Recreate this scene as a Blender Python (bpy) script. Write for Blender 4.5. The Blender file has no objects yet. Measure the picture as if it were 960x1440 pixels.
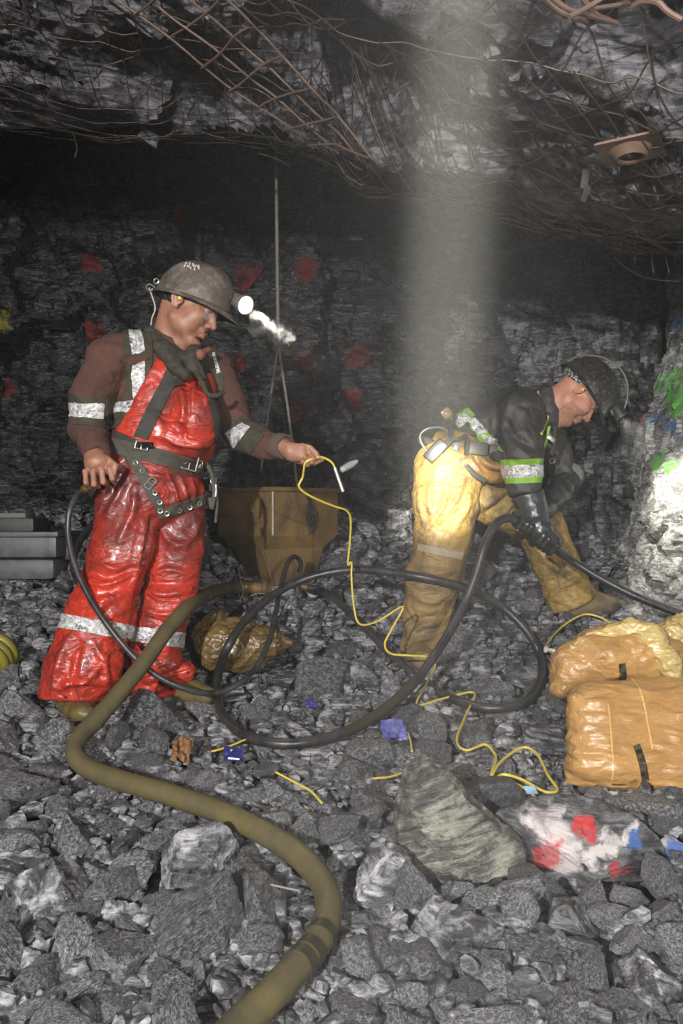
import bpy, bmesh, math, random
import numpy as np
from mathutils import Vector, Matrix, Euler
from mathutils.bvhtree import BVHTree
S = bpy.context.scene
COL = S.collection
RNG = np.random.RandomState(11)
random.seed(5)
FPX, CAMZ = 1109.0, 1.05
V3 = lambda *a: np.array(a, dtype=np.float64)

def W(px, py, d):
    """point that the photo shows at (px, py), d metres in front of the lens"""
    return np.array([(px-480.0)/FPX*d, d, CAMZ+(720.0-py)/FPX*d])

def unit(v):
    v = np.asarray(v, dtype=np.float64)
    return v/max(np.linalg.norm(v), 1e-9)

# ------------------------------------------------------------------ noise
def _hash(ix, iy, iz, s):
    h = (ix*374761393 + iy*668265263 + iz*2147483647 + s*1274126177).astype(np.int64) & 0xffffffff
    h = ((h ^ (h >> 13)) * 1274126177) & 0xffffffff
    h = ((h ^ (h >> 16)) * 2246822519) & 0xffffffff
    h = h ^ (h >> 15)
    return (h & 0xffffff)/float(0x1000000)

def perlin(P, s=0):
    P = np.asarray(P, dtype=np.float64)
    I = np.floor(P).astype(np.int64); F = P-I
    U = F*F*F*(F*(F*6-15)+10)
    out = np.zeros(len(P))
    for dx in (0, 1):
        wx = U[:, 0] if dx else 1-U[:, 0]
        for dy in (0, 1):
            wy = U[:, 1] if dy else 1-U[:, 1]
            for dz in (0, 1):
                wz = U[:, 2] if dz else 1-U[:, 2]
                a = _hash(I[:, 0]+dx, I[:, 1]+dy, I[:, 2]+dz, s)*6.2831853
                b = _hash(I[:, 0]+dx, I[:, 1]+dy, I[:, 2]+dz, s+77)*2-1
                c = np.sqrt(np.maximum(0, 1-b*b))
                g = c*np.cos(a)*(F[:, 0]-dx)+c*np.sin(a)*(F[:, 1]-dy)+b*(F[:, 2]-dz)
                out += wx*wy*wz*g
    return out*1.5

def fbm(P, o=4, s=0, gain=.5):
    P = np.asarray(P, dtype=np.float64)
    t = np.zeros(len(P)); a = 1.
    for i in range(o):
        t += a*perlin(P*(2.03**i)+i*17.3, s+i); a *= gain
    return t

def ridged(P, o=3, s=0):
    P = np.asarray(P, dtype=np.float64)
    t = np.zeros(len(P)); a = 1.
    for i in range(o):
        t += a*(1-2*np.abs(perlin(P*(2.1**i)+i*9.7, s+i))); a *= .5
    return t

def facets(P, s=0, tilt=.6):
    """broken-rock relief: each Voronoi cell is a flat chip, tilted and lifted its own way (-1..1)"""
    P = np.asarray(P, dtype=np.float64)
    I = np.floor(P).astype(np.int64)
    best = np.full(len(P), 9e9); sec = np.full(len(P), 9e9); val = np.zeros(len(P))
    for dx in (-1, 0, 1):
        for dy in (-1, 0, 1):
            for dz in (-1, 0, 1):
                a, b, c = I[:, 0]+dx, I[:, 1]+dy, I[:, 2]+dz
                q = np.stack([a+_hash(a, b, c, s), b+_hash(a, b, c, s+1), c+_hash(a, b, c, s+2)], 1)
                r = P-q
                d = np.sum(r*r, 1)
                g = np.stack([_hash(a, b, c, s+3)-.5, _hash(a, b, c, s+4)-.5, _hash(a, b, c, s+5)-.5], 1)*2*tilt
                h = _hash(a, b, c, s+6)*2-1+np.sum(g*r, 1)
                m = d < best
                sec = np.where(m, best, np.minimum(sec, d))
                val = np.where(m, h, val); best = np.where(m, d, best)
    edge = np.clip((np.sqrt(sec)-np.sqrt(best))/.12, 0, 1)
    return val, edge

def interp(x, xs, ys):
    return np.interp(x, xs, ys)

# ------------------------------------------------------------------ mesh helpers
def mesh_from(name, verts, faces, smooth=True, sharp=None):
    me = bpy.data.meshes.new(name)
    verts = np.asarray(verts, dtype=np.float32)
    if isinstance(faces, np.ndarray) and faces.ndim == 2:
        n, k = faces.shape
        me.vertices.add(len(verts)); me.vertices.foreach_set('co', verts.ravel())
        me.loops.add(n*k); me.loops.foreach_set('vertex_index', faces.astype(np.int32).ravel())
        me.polygons.add(n); me.polygons.foreach_set('loop_start', np.arange(0, n*k, k, dtype=np.int32))
        me.update(calc_edges=True); me.validate()
    else:
        me.from_pydata([tuple(map(float, v)) for v in verts], [], [tuple(int(i) for i in f) for f in faces])
        me.update()
    if smooth:
        me.polygons.foreach_set('use_smooth', [True]*len(me.polygons))
        if sharp is not None:
            me.set_sharp_from_angle(angle=math.radians(sharp))
    return me

def link(name, me, mat=None, parent=None, **props):
    o = bpy.data.objects.new(name, me)
    COL.objects.link(o)
    if mat is not None and me is not None and not me.materials:
        me.materials.append(mat)
    if parent is not None:
        o.parent = parent
        o.matrix_parent_inverse = Matrix.Translation(parent.location).inverted() if parent.location.length else Matrix()
    for k, v in props.items():
        o[k] = v
    return o

def thing(name, label, cat, loc=(0, 0, 0), group=None):
    o = bpy.data.objects.new(name, None)
    COL.objects.link(o)
    o.location = Vector([float(c) for c in loc]); o.empty_display_size = .05
    o['label'] = label; o['category'] = cat
    if group: o['group'] = group
    return o

class MB:
    """collects pieces of ONE mesh"""
    def __init__(s): s.v = []; s.f = []; s.n = 0
    def add(s, v, f):
        v = np.asarray(v, dtype=np.float64); s.v.append(v)
        s.f += [tuple(int(i)+s.n for i in q) for q in f]; s.n += len(v); return s
    def box(s, c, size, rot=None, bev=.12):
        bm = bmesh.new(); bmesh.ops.create_cube(bm, size=1)
        sz = np.asarray(size, float)
        for v in bm.verts: v.co = Vector((v.co.x*sz[0], v.co.y*sz[1], v.co.z*sz[2]))
        if bev: bmesh.ops.bevel(bm, geom=bm.edges[:], offset=min(sz)*bev, segments=2, affect='EDGES', profile=.6)
        bm.verts.index_update()
        v = np.array([q.co for q in bm.verts]); f = [[w.index for w in q.verts] for q in bm.faces]; bm.free()
        if rot is not None: v = v @ np.asarray(rot).T
        return s.add(v+np.asarray(c), f)
    def tube(s, pts, r, n=8, cap=True, flat=None):
        v, f = tube(pts, r, n, cap, flat); return s.add(v, f)
    def lathe(s, c, axis, prof, n=24):
        a = unit(axis); x = unit(np.cross(a, [0, 0, 1] if abs(a[2]) < .9 else [1, 0, 0])); y = np.cross(a, x)
        th = np.arange(n)*2*math.pi/n
        v = []; f = []
        for (r, h) in prof:
            v += [np.asarray(c)+a*h+r*(math.cos(t)*x+math.sin(t)*y) for t in th]
        for i in range(len(prof)-1):
            for j in range(n):
                k = (j+1) % n
                f.append((i*n+j, i*n+k, (i+1)*n+k, (i+1)*n+j))
        if prof[0][0] > 1e-6: f.append(tuple(range(n))[::-1])
        if prof[-1][0] > 1e-6: f.append(tuple((len(prof)-1)*n+j for j in range(n)))
        return s.add(v, f)
    def torus(s, c, axis, R, r, n=20, m=8):
        a = unit(axis); x = unit(np.cross(a, [0, 0, 1] if abs(a[2]) < .9 else [1, 0, 0])); y = np.cross(a, x)
        pts = [np.asarray(c)+R*(math.cos(t)*x+math.sin(t)*y) for t in np.arange(n)*2*math.pi/n]
        v, f = tube(pts, r, m, False, None, closed=True); return s.add(v, f)
    def mesh(s, name, smooth=True, sharp=40):
        return mesh_from(name, np.concatenate(s.v), s.f, smooth, sharp)
    def build(s, name, mat, parent=None, sharp=40, **props):
        return link(name, s.mesh(name, True, sharp), mat, parent, **props)

def spline(pts, n=10, closed=False):
    """Catmull-Rom through the points"""
    P = np.asarray(pts, dtype=np.float64); out = []
    m = len(P)
    for i in range(m if closed else m-1):
        p1, p2 = P[i], P[(i+1) % m]
        p0 = P[(i-1) % m] if closed or i > 0 else 2*p1-p2
        p3 = P[(i+2) % m] if closed or i+2 < m else 2*p2-p1
        for t in np.arange(n)/n:
            out.append(.5*((2*p1)+(-p0+p2)*t+(2*p0-5*p1+4*p2-p3)*t*t+(-p0+3*p1-3*p2+p3)*t**3))
    if not closed: out.append(P[-1])
    return np.array(out)

def tube(pts, r, n=8, cap=True, flat=None, closed=False):
    P = np.asarray(pts, dtype=np.float64); m = len(P)
    R = np.full(m, r) if np.isscalar(r) else np.asarray(r, float)
    T = np.gradient(P, axis=0) if not closed else np.roll(P, -1, 0)-np.roll(P, 1, 0)
    T /= np.maximum(np.linalg.norm(T, axis=1, keepdims=True), 1e-9)
    a = T[0]; x = unit(np.cross(a, [0, 0, 1] if abs(a[2]) < .9 else [1, 0, 0]))
    th = np.arange(n)*2*math.pi/n; c, s = np.cos(th)[:, None], np.sin(th)[:, None]
    v = []; f = []
    for i in range(m):
        x = unit(x-T[i]*np.dot(x, T[i])); y = np.cross(T[i], x)
        v.append(P[i]+R[i]*(c*x+s*y))
    for i in range(m if closed else m-1):
        b = ((i+1) % m)*n
        for j in range(n):
            k = (j+1) % n
            f.append((i*n+j, i*n+k, b+k, b+j))
    if cap and not closed:
        f.append(tuple(range(n))[::-1]); f.append(tuple((m-1)*n+j for j in range(n)))
    return np.concatenate(v), f

# ------------------------------------------------------------------ implicit surfaces (bodies, clothes, bags)
class SDF:
    def __init__(s, lo, hi, h):
        s.lo = np.asarray(lo, float); s.h = h
        s.n = np.ceil((np.asarray(hi, float)-s.lo)/h).astype(int)+1
        s.F = np.full(tuple(s.n), .08, dtype=np.float32)
        s.ax = [s.lo[i]+np.arange(s.n[i])*h for i in range(3)]
    def _sub(s, lo, hi):
        i0 = np.clip(np.floor((lo-s.lo)/s.h).astype(int), 0, s.n-1)
        i1 = np.clip(np.ceil((hi-s.lo)/s.h).astype(int)+1, 1, s.n)
        if np.any(i1 <= i0): return None, None
        sl = tuple(slice(a, b) for a, b in zip(i0, i1))
        X, Y, Z = np.meshgrid(*[s.ax[i][sl[i]] for i in range(3)], indexing='ij')
        return sl, np.stack([X, Y, Z], -1)
    def _mix(s, sl, d, k, mode):
        F = s.F[sl]; d = d.astype(np.float32)
        if mode == 'cut':
            h = np.clip(.5-.5*(F+d)/k, 0, 1); s.F[sl] = F*(1-h)+(-d)*h+k*h*(1-h)
        else:
            h = np.clip(.5+.5*(F-d)/k, 0, 1); s.F[sl] = F*(1-h)+d*h-k*h*(1-h)
    def cone(s, a, b, ra, rb=None, k=.02, flat=None, mode='add'):
        """tapered capsule; flat=(axis, f): cross-section f times wider along axis"""
        rb = ra if rb is None else rb
        a = np.asarray(a, float); b = np.asarray(b, float); f = flat[1] if flat else 1.
        m = max(ra, rb)*max(1, f)+.05+k
        sl, P = s._sub(np.minimum(a, b)-m, np.maximum(a, b)+m)
        if sl is None: return s
        ba = b-a; L = max(np.dot(ba, ba), 1e-12)
        t = np.clip(((P-a)@ba)/L, 0, 1)
        q = P-a-t[..., None]*ba
        if flat:
            u = unit(flat[0]); c = q@u; q = q-(c*(1-1/f))[..., None]*u
        s._mix(sl, (np.linalg.norm(q, axis=-1)-(ra+(rb-ra)*t))*(min(1, f) if f < 1 else 1), k, mode); return s
    def chain(s, pts, k=.02, flat=None, mode='add'):
        for (a, ra), (b, rb) in zip(pts[:-1], pts[1:]): s.cone(a, b, ra, rb, k, flat, mode)
        return s
    def ell(s, c, r, R=None, k=.02, mode='add'):
        """ellipsoid with half axes r along the rows of R"""
        c = np.asarray(c, float); r = np.asarray(r, float); m = r.max()+.05+k
        sl, P = s._sub(c-m, c+m)
        if sl is None: return s
        q = P-c
        if R is not None: q = q@np.asarray(R).T
        n1 = np.linalg.norm(q/r, axis=-1); n2 = np.linalg.norm(q/(r*r), axis=-1)
        s._mix(sl, n1*(n1-1)/np.maximum(n2, 1e-6), k, mode); return s
    def box(s, c, hs, rad, R=None, k=.02, mode='add'):
        c = np.asarray(c, float); hs = np.asarray(hs, float); m = np.linalg.norm(hs)+rad+.05+k
        sl, P = s._sub(c-m, c+m)
        if sl is None: return s
        q = P-c
        if R is not None: q = q@np.asarray(R).T
        q = np.abs(q)-(hs-rad)
        d = np.linalg.norm(np.maximum(q, 0), axis=-1)+np.minimum(q.max(-1), 0)-rad
        s._mix(sl, d, k, mode); return s
    def wedge(s, planes, k=.006):
        """cut away what lies outside all of the planes at once (a notch)"""
        sl, P = s._sub(s.lo, s.lo+s.n*s.h); d = None
        for c, n in planes:
            q = (P-np.asarray(c, float))@unit(n); d = q if d is None else np.maximum(d, q)
        s._mix(sl, d, k, 'cut'); return s
    def half(s, c, n, k=.004, R=None):
        """cut away the side n points to (only within R of c)"""
        c = np.asarray(c, float)
        sl, P = s._sub(s.lo if R is None else c-R, s.lo+s.n*s.h if R is None else c+R)
        s._mix(sl, -((P-np.asarray(c, float))@unit(n)), k, 'cut'); return s
    def surf(s):
        F = s.F; N_ = F < 0
        sub = lambda A, i, j, k: A[i:A.shape[0]-1+i, j:A.shape[1]-1+j, k:A.shape[2]-1+k]
        c8 = [(i, j, k) for i in (0, 1) for j in (0, 1) for k in (0, 1)]
        an = np.zeros(tuple(q-1 for q in F.shape), bool); al = np.ones_like(an)
        for q in c8: m = sub(N_, *q); an |= m; al &= m
        act = an & ~al
        idx = np.full(act.shape, -1, dtype=np.int32); ids = np.argwhere(act); idx[act] = np.arange(len(ids))
        C = np.stack([sub(F, *q)[act] for q in c8], 1).astype(np.float64)
        corner = np.array([(i, j, k) for i in (0, 1) for j in (0, 1) for k in (0, 1)], float)
        acc = np.zeros((len(ids), 3)); cnt = np.zeros(len(ids))
        for p in range(8):
            for q in range(p+1, 8):
                if np.abs(corner[p]-corner[q]).sum() != 1: continue
                m = (C[:, p] < 0) != (C[:, q] < 0)
                t = np.where(m, C[:, p]/np.where(m, C[:, p]-C[:, q], 1), 0)
                acc += np.where(m[:, None], corner[p]+t[:, None]*(corner[q]-corner[p]), 0); cnt += m
        v = s.lo+(ids+acc/cnt[:, None])*s.h
        faces = []
        for ax in range(3):
            a1, a2 = (ax+1) % 3, (ax+2) % 3
            sl0 = [slice(None)]*3; sl1 = [slice(None)]*3
            sl0[ax] = slice(0, -1); sl1[ax] = slice(1, None)
            A, B = N_[tuple(sl0)], N_[tuple(sl1)]
            e = np.argwhere(A != B); 
            e = e[(e[:, a1] > 0) & (e[:, a2] > 0) & (e[:, a1] < F.shape[a1]-1) & (e[:, a2] < F.shape[a2]-1)]
            d1 = np.zeros(3, int); d1[a1] = 1; d2 = np.zeros(3, int); d2[a2] = 1
            g = lambda o: idx[o[:, 0], o[:, 1], o[:, 2]]
            q = np.stack([g(e-d1-d2), g(e-d2), g(e), g(e-d1)], 1)
            flip = ~A[e[:, 0], e[:, 1], e[:, 2]]
            q[flip] = q[flip][:, ::-1]
            faces.append(q)
        return v, np.concatenate(faces)

def vnormals(v, f):
    v = np.asarray(v, float); f = np.asarray(f)
    n = np.cross(v[f[:, 2]]-v[f[:, 0]], v[f[:, 3]]-v[f[:, 1]])
    N = np.zeros_like(v)
    for i in range(4): np.add.at(N, f[:, i], n)
    return N/np.maximum(np.linalg.norm(N, axis=1, keepdims=True), 1e-12)

def relax(v, f, it=2, w=.5):
    for _ in range(it):
        s = np.zeros_like(v); c = np.zeros(len(v))
        for i in range(4):
            for j in (1, 3):
                np.add.at(s, f[:, i], v[f[:, (i+j) % 4]]); np.add.at(c, f[:, i], 1)
        v = v*(1-w)+w*s/np.maximum(c, 1)[:, None]
    return v

def patch(name, me, mat, parent, planes, off=.003, thick=.0025, facing=None, **props):
    """a strip lying on a garment: the garment's own surface between the planes (point, normal: keep the side the normal points to), lifted off it"""
    V = np.empty(len(me.vertices)*3); me.vertices.foreach_get('co', V); V = V.reshape(-1, 3)
    LI = np.empty(len(me.loops), dtype=np.int32); me.loops.foreach_get('vertex_index', LI)
    Fq = LI.reshape(-1, 4); ok = np.ones(len(Fq), bool)
    for c, n in planes: ok &= ((V-np.asarray(c, float))@unit(n))[Fq].max(1) > -.012
    Fq = Fq[ok]; us, inv = np.unique(Fq, return_inverse=True)
    bm = bmesh.new(); bv = [bm.verts.new(V[i]) for i in us]
    for q in inv.reshape(-1, 4): bm.faces.new([bv[i] for i in q])
    bm.normal_update()
    for c, n in planes:
        bmesh.ops.bisect_plane(bm, geom=bm.verts[:]+bm.edges[:]+bm.faces[:], dist=1e-5, plane_co=Vector([float(q) for q in c]), plane_no=Vector([float(q) for q in n]), clear_inner=True)
    if facing is not None:
        fv = Vector([float(q) for q in facing])
        bad = [f for f in bm.faces if f.normal.dot(fv) < 0]
        bmesh.ops.delete(bm, geom=bad, context='FACES')
    if not bm.faces:
        bm.free(); print('EMPTY PATCH', name); return None
    bm.normal_update()
    nn = [(v, v.normal.copy()) for v in bm.verts]
    for v, n in nn: v.co += n*off
    r = bmesh.ops.extrude_face_region(bm, geom=bm.faces[:])
    for q in r['geom']:
        if isinstance(q, bmesh.types.BMVert): q.co += q.normal*0
    top = [q for q in r['geom'] if isinstance(q, bmesh.types.BMVert)]
    bm.normal_update()
    lut = {}
    for v in top:
        lut[v] = v.normal.copy()
    for v, n in lut.items(): v.co += n*thick
    m = bpy.data.meshes.new(name); bm.to_mesh(m); bm.free()
    m.polygons.foreach_set('use_smooth', [True]*len(m.polygons)); m.set_sharp_from_angle(angle=math.radians(50))
    return link(name, m, mat, parent, **props)

CAMP = np.array([0., 0., CAMZ])
def cpl(x1, y1, x2, y2):
    """plane through the lens and two photo points; keeps the right-hand side walking from the first to the second"""
    a = W(x1, y1, 1)-CAMP; b = W(x2, y2, 1)-CAMP
    return (CAMP, unit(np.cross(b, a))*-1)
def poly(*p):
    return [cpl(*p[i], *p[(i+1) % len(p)]) for i in range(len(p))]
def bvh_of(me):
    return BVHTree.FromPolygons([v.co for v in me.vertices], [tuple(q.vertices) for q in me.polygons])
def hit(bv, px, py):
    d = unit(W(px, py, 1)-CAMP); r = bv.ray_cast(Vector(CAMP.tolist()), Vector(d.tolist()))
    if r[0] is None: return None, None
    return np.array(r[0]), np.array(r[1])

# ------------------------------------------------------------------ materials
class Mat:
    def __init__(s, name):
        s.m = bpy.data.materials.new(name); s.m.use_nodes = True
        s.t = s.m.node_tree; s.b = s.t.nodes['Principled BSDF']; s.out = s.t.nodes['Material Output']
        s._o = None
    def n(s, t, **k):
        q = s.t.nodes.new(t)
        for a, b in k.items():
            if hasattr(q, a): setattr(q, a, b)
        return q
    def l(s, a, b): s.t.links.new(a, b)
    def co(s, kind='Object'):
        if s._o is None: s._o = s.n('ShaderNodeTexCoord')
        return s._o.outputs[kind]
    def world(s):
        g = s.n('ShaderNodeNewGeometry'); return g.outputs['Position']
    def map(s, v, scale=(1, 1, 1), loc=(0, 0, 0), rot=(0, 0, 0)):
        q = s.n('ShaderNodeMapping'); s.l(v, q.inputs['Vector'])
        q.inputs['Scale'].default_value = scale; q.inputs['Location'].default_value = loc; q.inputs['Rotation'].default_value = rot
        return q.outputs['Vector']
    def noise(s, v, scale, detail=5, rough=.6, dist=0., out='Fac'):
        q = s.n('ShaderNodeTexNoise'); s.l(v, q.inputs['Vector'])
        q.inputs['Scale'].default_value = scale; q.inputs['Detail'].default_value = detail
        q.inputs['Roughness'].default_value = rough; q.inputs['Distortion'].default_value = dist
        return q.outputs[out]
    def voro(s, v, scale, feature='F1', out='Distance'):
        q = s.n('ShaderNodeTexVoronoi', feature=feature); s.l(v, q.inputs['Vector']); q.inputs['Scale'].default_value = scale
        return q.outputs[out]
    def ramp(s, v, stops):
        q = s.n('ShaderNodeValToRGB'); s.l(v, q.inputs['Fac']); e = q.color_ramp.elements
        while len(e) < len(stops): e.new(.5)
        for el, (p, c) in zip(e, stops):
            el.position = p; el.color = (c, c, c, 1) if np.isscalar(c) else tuple(c)+(1,)
        return q.outputs['Color']
    def math(s, op, a, b=0., c=None):
        q = s.n('ShaderNodeMath', operation=op)
        for i, x in enumerate((a, b) if c is None else (a, b, c)):
            if np.isscalar(x): q.inputs[i].default_value = x
            else: s.l(x, q.inputs[i])
        return q.outputs[0]
    def mix(s, f, a, b, blend='MIX'):
        q = s.n('ShaderNodeMix', data_type='RGBA', blend_type=blend)
        for i, x in ((0, f), (6, a), (7, b)):
            if isinstance(x, bpy.types.NodeSocket): s.l(x, q.inputs[i])
            elif i == 0: q.inputs[i].default_value = x
            else: q.inputs[i].default_value = tuple(x)+(1,)
        return q.outputs[2]
    def bump(s, h, strength=.5, dist=.01, prev=None):
        q = s.n('ShaderNodeBump'); s.l(h, q.inputs['Height'])
        q.inputs['Strength'].default_value = strength; q.inputs['Distance'].default_value = dist
        if prev is not None: s.l(prev, q.inputs['Normal'])
        return q.outputs['Normal']
    def spots(s, pos, spots, soft=.35):
        """mask of paint blobs around world points (point, radius)"""
        tot = None
        nz = s.noise(pos, 14, 4, .6, out='Color')
        off = s.n('ShaderNodeVectorMath', operation='MULTIPLY_ADD'); s.l(nz, off.inputs[0])
        off.inputs[1].default_value = (.14,)*3; off.inputs[2].default_value = (-.07,)*3
        ad = s.n('ShaderNodeVectorMath', operation='ADD'); s.l(pos, ad.inputs[0]); s.l(off.outputs[0], ad.inputs[1])
        for c, r in spots:
            q = s.n('ShaderNodeVectorMath', operation='DISTANCE'); s.l(ad.outputs[0], q.inputs[0]); q.inputs[1].default_value = tuple(map(float, c))
            mr = s.n('ShaderNodeMapRange'); s.l(q.outputs['Value'], mr.inputs[0])
            mr.inputs[1].default_value = r*(1-soft); mr.inputs[2].default_value = r; mr.inputs[3].default_value = 1; mr.inputs[4].default_value = 0
            tot = mr.outputs[0] if tot is None else s.math('MAXIMUM', tot, mr.outputs[0])
        return tot
    def set(s, **k):
        nm = dict(color='Base Color', rough='Roughness', metal='Metallic', normal='Normal', spec='Specular IOR Level', emit='Emission Color', estr='Emission Strength', trans='Transmission Weight', alpha='Alpha', coat='Coat Weight', crough='Coat Roughness', sss='Subsurface Weight', ior='IOR', sheen='Sheen Weight')
        for a, x in k.items():
            i = s.b.inputs[nm[a]]
            if isinstance(x, bpy.types.NodeSocket): s.l(x, i)
            elif np.isscalar(x): i.default_value = x
            else: i.default_value = tuple(x)+(1,)
        return s

def rock_mat(name, lo, mid, hi, scale=1., rough=(.35, .7), vein=.3, world=False, paints=(), bump=.7):
    M = Mat(name)
    p = M.world() if world else M.co()
    if not world:
        oi = M.n('ShaderNodeObjectInfo')
        a = M.n('ShaderNodeVectorMath', operation='MULTIPLY_ADD'); M.l(oi.outputs['Random'], a.inputs[0]); a.inputs[1].default_value = (31, 57, 83); M.l(p, a.inputs[2]); p = a.outputs[0]
    str_ = M.map(p, (4*scale, 11*scale, 26*scale), rot=(.5, .35, .2))
    n1 = M.noise(p, 9*scale, 8, .68, .4)
    n2 = M.noise(str_, 1.6, 7, .7, 1.0)
    n3 = M.noise(p, 60*scale, 4, .7)
    f = M.math('ADD', M.math('MULTIPLY', n1, .38), M.math('ADD', M.math('MULTIPLY', n2, .50), M.math('MULTIPLY', n3, .14)))
    c = M.ramp(f, [(.40, lo), (.495, mid), (.585, hi)])
    if not world:
        hv = M.n('ShaderNodeHueSaturation'); M.l(c, hv.inputs['Color'])
        mr = M.n('ShaderNodeMapRange'); M.l(oi.outputs['Random'], mr.inputs[0]); mr.inputs[3].default_value = .62; mr.inputs[4].default_value = 1.45
        M.l(mr.outputs[0], hv.inputs['Value']); c = hv.outputs[0]
    if vein:
        vn = M.ramp(M.noise(M.map(p, (1, 2.2, 5), rot=(.3, .6, 0)), 3.2*scale, 5, .55, 2.2), [(.487, 0), (.5, vein), (.513, 0)])
        c = M.mix(vn, c, (.42, .42, .43))
    for col, sp in paints:
        m = M.spots(M.world() if world else M.co(), sp)
        m = M.math('MULTIPLY', m, M.ramp(n1, [(.36, .05), (.54, .9)]))
        c = M.mix(m, c, col)
    h = M.math('ADD', M.math('MULTIPLY', n2, .8), M.math('ADD', M.math('MULTIPLY', n1, .6), M.math('MULTIPLY', n3, .25)))
    nb = M.bump(h, bump, .03/scale)
    r = M.ramp(n2, [(.35, rough[0]), (.65, rough[1])])
    M.set(color=c, rough=r, normal=nb, spec=.6)
    return M.m

def plain(name, col, rough=.5, metal=0., var=.25, scale=12, dirt=None, dscale=6, damt=.5, bump=.15, bscale=60, bdist=.004, coat=0., stretch=(1, 1, 1), spec=.5, emit=None):
    M = Mat(name); p = M.map(M.co(), stretch)
    n = M.noise(p, scale, 6, .65, .3)
    c = M.mix(n, tuple(x*(1-var) for x in col), tuple(min(1, x*(1+var)) for x in col))
    if dirt is not None:
        d = M.ramp(M.noise(p, dscale, 8, .72, .6), [(.5-.25*damt, 0), (.5+.28, 1)])
        d = M.math('MULTIPLY', d, damt*1.4)
        c = M.mix(d, c, dirt)
        M.set(rough=M.math('ADD', M.math('MULTIPLY', d, .25), rough))
    else: M.set(rough=rough)
    nb = M.bump(M.noise(p, bscale, 4, .6), bump, bdist)
    M.set(color=c, metal=metal, normal=nb, coat=coat, spec=spec, crough=.25)
    if emit: M.set(emit=emit[0], estr=emit[1])
    return M.m

def spot(name, loc, to, power, deg, blend, col=(1, .96, .88), size=.02):
    l = bpy.data.lights.new(name, 'SPOT'); l.energy = power; l.spot_size = math.radians(deg); l.spot_blend = blend; l.color = col; l.shadow_soft_size = size
    o = bpy.data.objects.new(name, l); COL.objects.link(o); o.location = Vector([float(q) for q in loc])
    d = Vector([float(q) for q in np.asarray(to)-np.asarray(loc)]); o.rotation_euler = d.to_track_quat('-Z', 'Y').to_euler(); return o
# ================================================================== the heading: rubble floor, rock walls, bolted roof
GD = [-1, 0, 1.0, 1.45, 2.4, 3.0, 3.5, 3.9, 4.5, 5.2, 6.5]
GZ = [.0, .03, .12, .17, .245, .29, .42, .62, .90, 1.10, 1.25]
def ground(x, y):
    x = np.asarray(x, float); y = np.asarray(y, float)
    z = interp(y, GD, GZ)
    z = z+.04*np.exp(-((x-1.2)**2/.4+(y-3.3)**2/.4))-.05*np.exp(-((x+1.6)**2/.5+(y-4.0)**2/.5))
    return z
def on_ground(px, py, lift=0.):
    """where the sight line through (px, py) meets the rubble"""
    for d in np.arange(.8, 6, .004):
        w = W(px, py, d)
        if w[2] <= ground(w[0], w[1])+lift: return w
    return W(px, py, 5)

LO, MID, HI = (.007, .0072, .0082), (.066, .067, .071), (.36, .36, .375)
M_rubble = rock_mat('rubble rock', LO, MID, HI, 1.0, (.24, .62), .35)
M_floor = rock_mat('crushed rock floor', (.010, .010, .011), (.05, .05, .053), (.25, .25, .26), 1.6, (.4, .8), .15, world=True)

def grid(xs, ys):
    X, Y = np.meshgrid(xs, ys, indexing='ij'); nx, ny = len(xs), len(ys)
    i = np.arange(nx-1)[:, None]*ny+np.arange(ny-1)[None]
    f = np.stack([i, i+ny, i+ny+1, i+1], -1).reshape(-1, 4)
    return X.ravel(), Y.ravel(), f

# ---- floor
x, y, f = grid(np.arange(-3.4, 2.8, .014), np.concatenate([np.arange(-3.2, .7, .08), np.arange(.7, 6.0, .014)]))
z = ground(x, y)
Q = np.stack([x, y, z], 1)
Q2 = Q+.04*np.stack([perlin(Q*9), perlin(Q*9, 5), perlin(Q*9, 9)], 1)
a, e1 = facets(Q2*[7.5, 7.5, 7.5], 3, .9); b, e2 = facets(Q2*19, 8, .9); c, e3 = facets(Q2*44, 18, .9)
near = np.clip((4.6-y)/1.2, .35, 1)
z = z-.045+(.034*a-.02*(1-e1)+.016*b-.008*(1-e2)+.007*c)*near+.01*fbm(Q*14, 3)
link('floor', mesh_from('floor', np.stack([x, y, z], 1), f, True, 32), M_floor, kind='structure')

# ---- walls: a plan line swept upwards
def wall(name, plan, z0, z1, mat, step=.025, amp=1., seed=0, lean=0., fol=0.):
    L = np.concatenate([[0], np.cumsum(np.linalg.norm(np.diff(plan, axis=0), axis=1))])
    s = np.arange(0, L[-1], step); zz = np.arange(z0, z1, step)
    sm, zm, f = grid(s, zz)
    px = np.interp(sm, L, plan[:, 0]); py = np.interp(sm, L, plan[:, 1])
    k = .25
    tx = np.interp(np.minimum(sm+k, L[-1]), L, plan[:, 0])-np.interp(np.maximum(sm-k, 0), L, plan[:, 0])
    ty = np.interp(np.minimum(sm+k, L[-1]), L, plan[:, 1])-np.interp(np.maximum(sm-k, 0), L, plan[:, 1])
    n = np.stack([ty, -tx, 0*tx], 1); n /= np.linalg.norm(n, axis=1, keepdims=True)
    P = np.stack([px, py, zm], 1)
    D = P+.12*np.stack([perlin(P*3, seed), perlin(P*3, seed+5), perlin(P*3, seed+9)], 1)
    St = D*[1, 1, 1] if not fol else np.stack([D[:, 0]*2.2+D[:, 2]*.7, D[:, 1]*2.2, D[:, 2]*.9-D[:, 0]*.3], 1)
    a, e1 = facets(St*1.9, seed+1, .8); b, e2 = facets(St*5, seed+20, .8); c, e3 = facets(St*13, seed+40, .9)
    h = amp*(.16*a+.06*b-.03*(1-e1)-.014*(1-e2)+.022*c+.05*fbm(P*2.5, 4, seed))
    Q = P+n*h[:, None]; Q[:, :2] += n[:, :2]*(lean*(zm-z0))[:, None]
    return link(name, mesh_from(name, Q, f, True, 34), mat, kind='structure')

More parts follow.
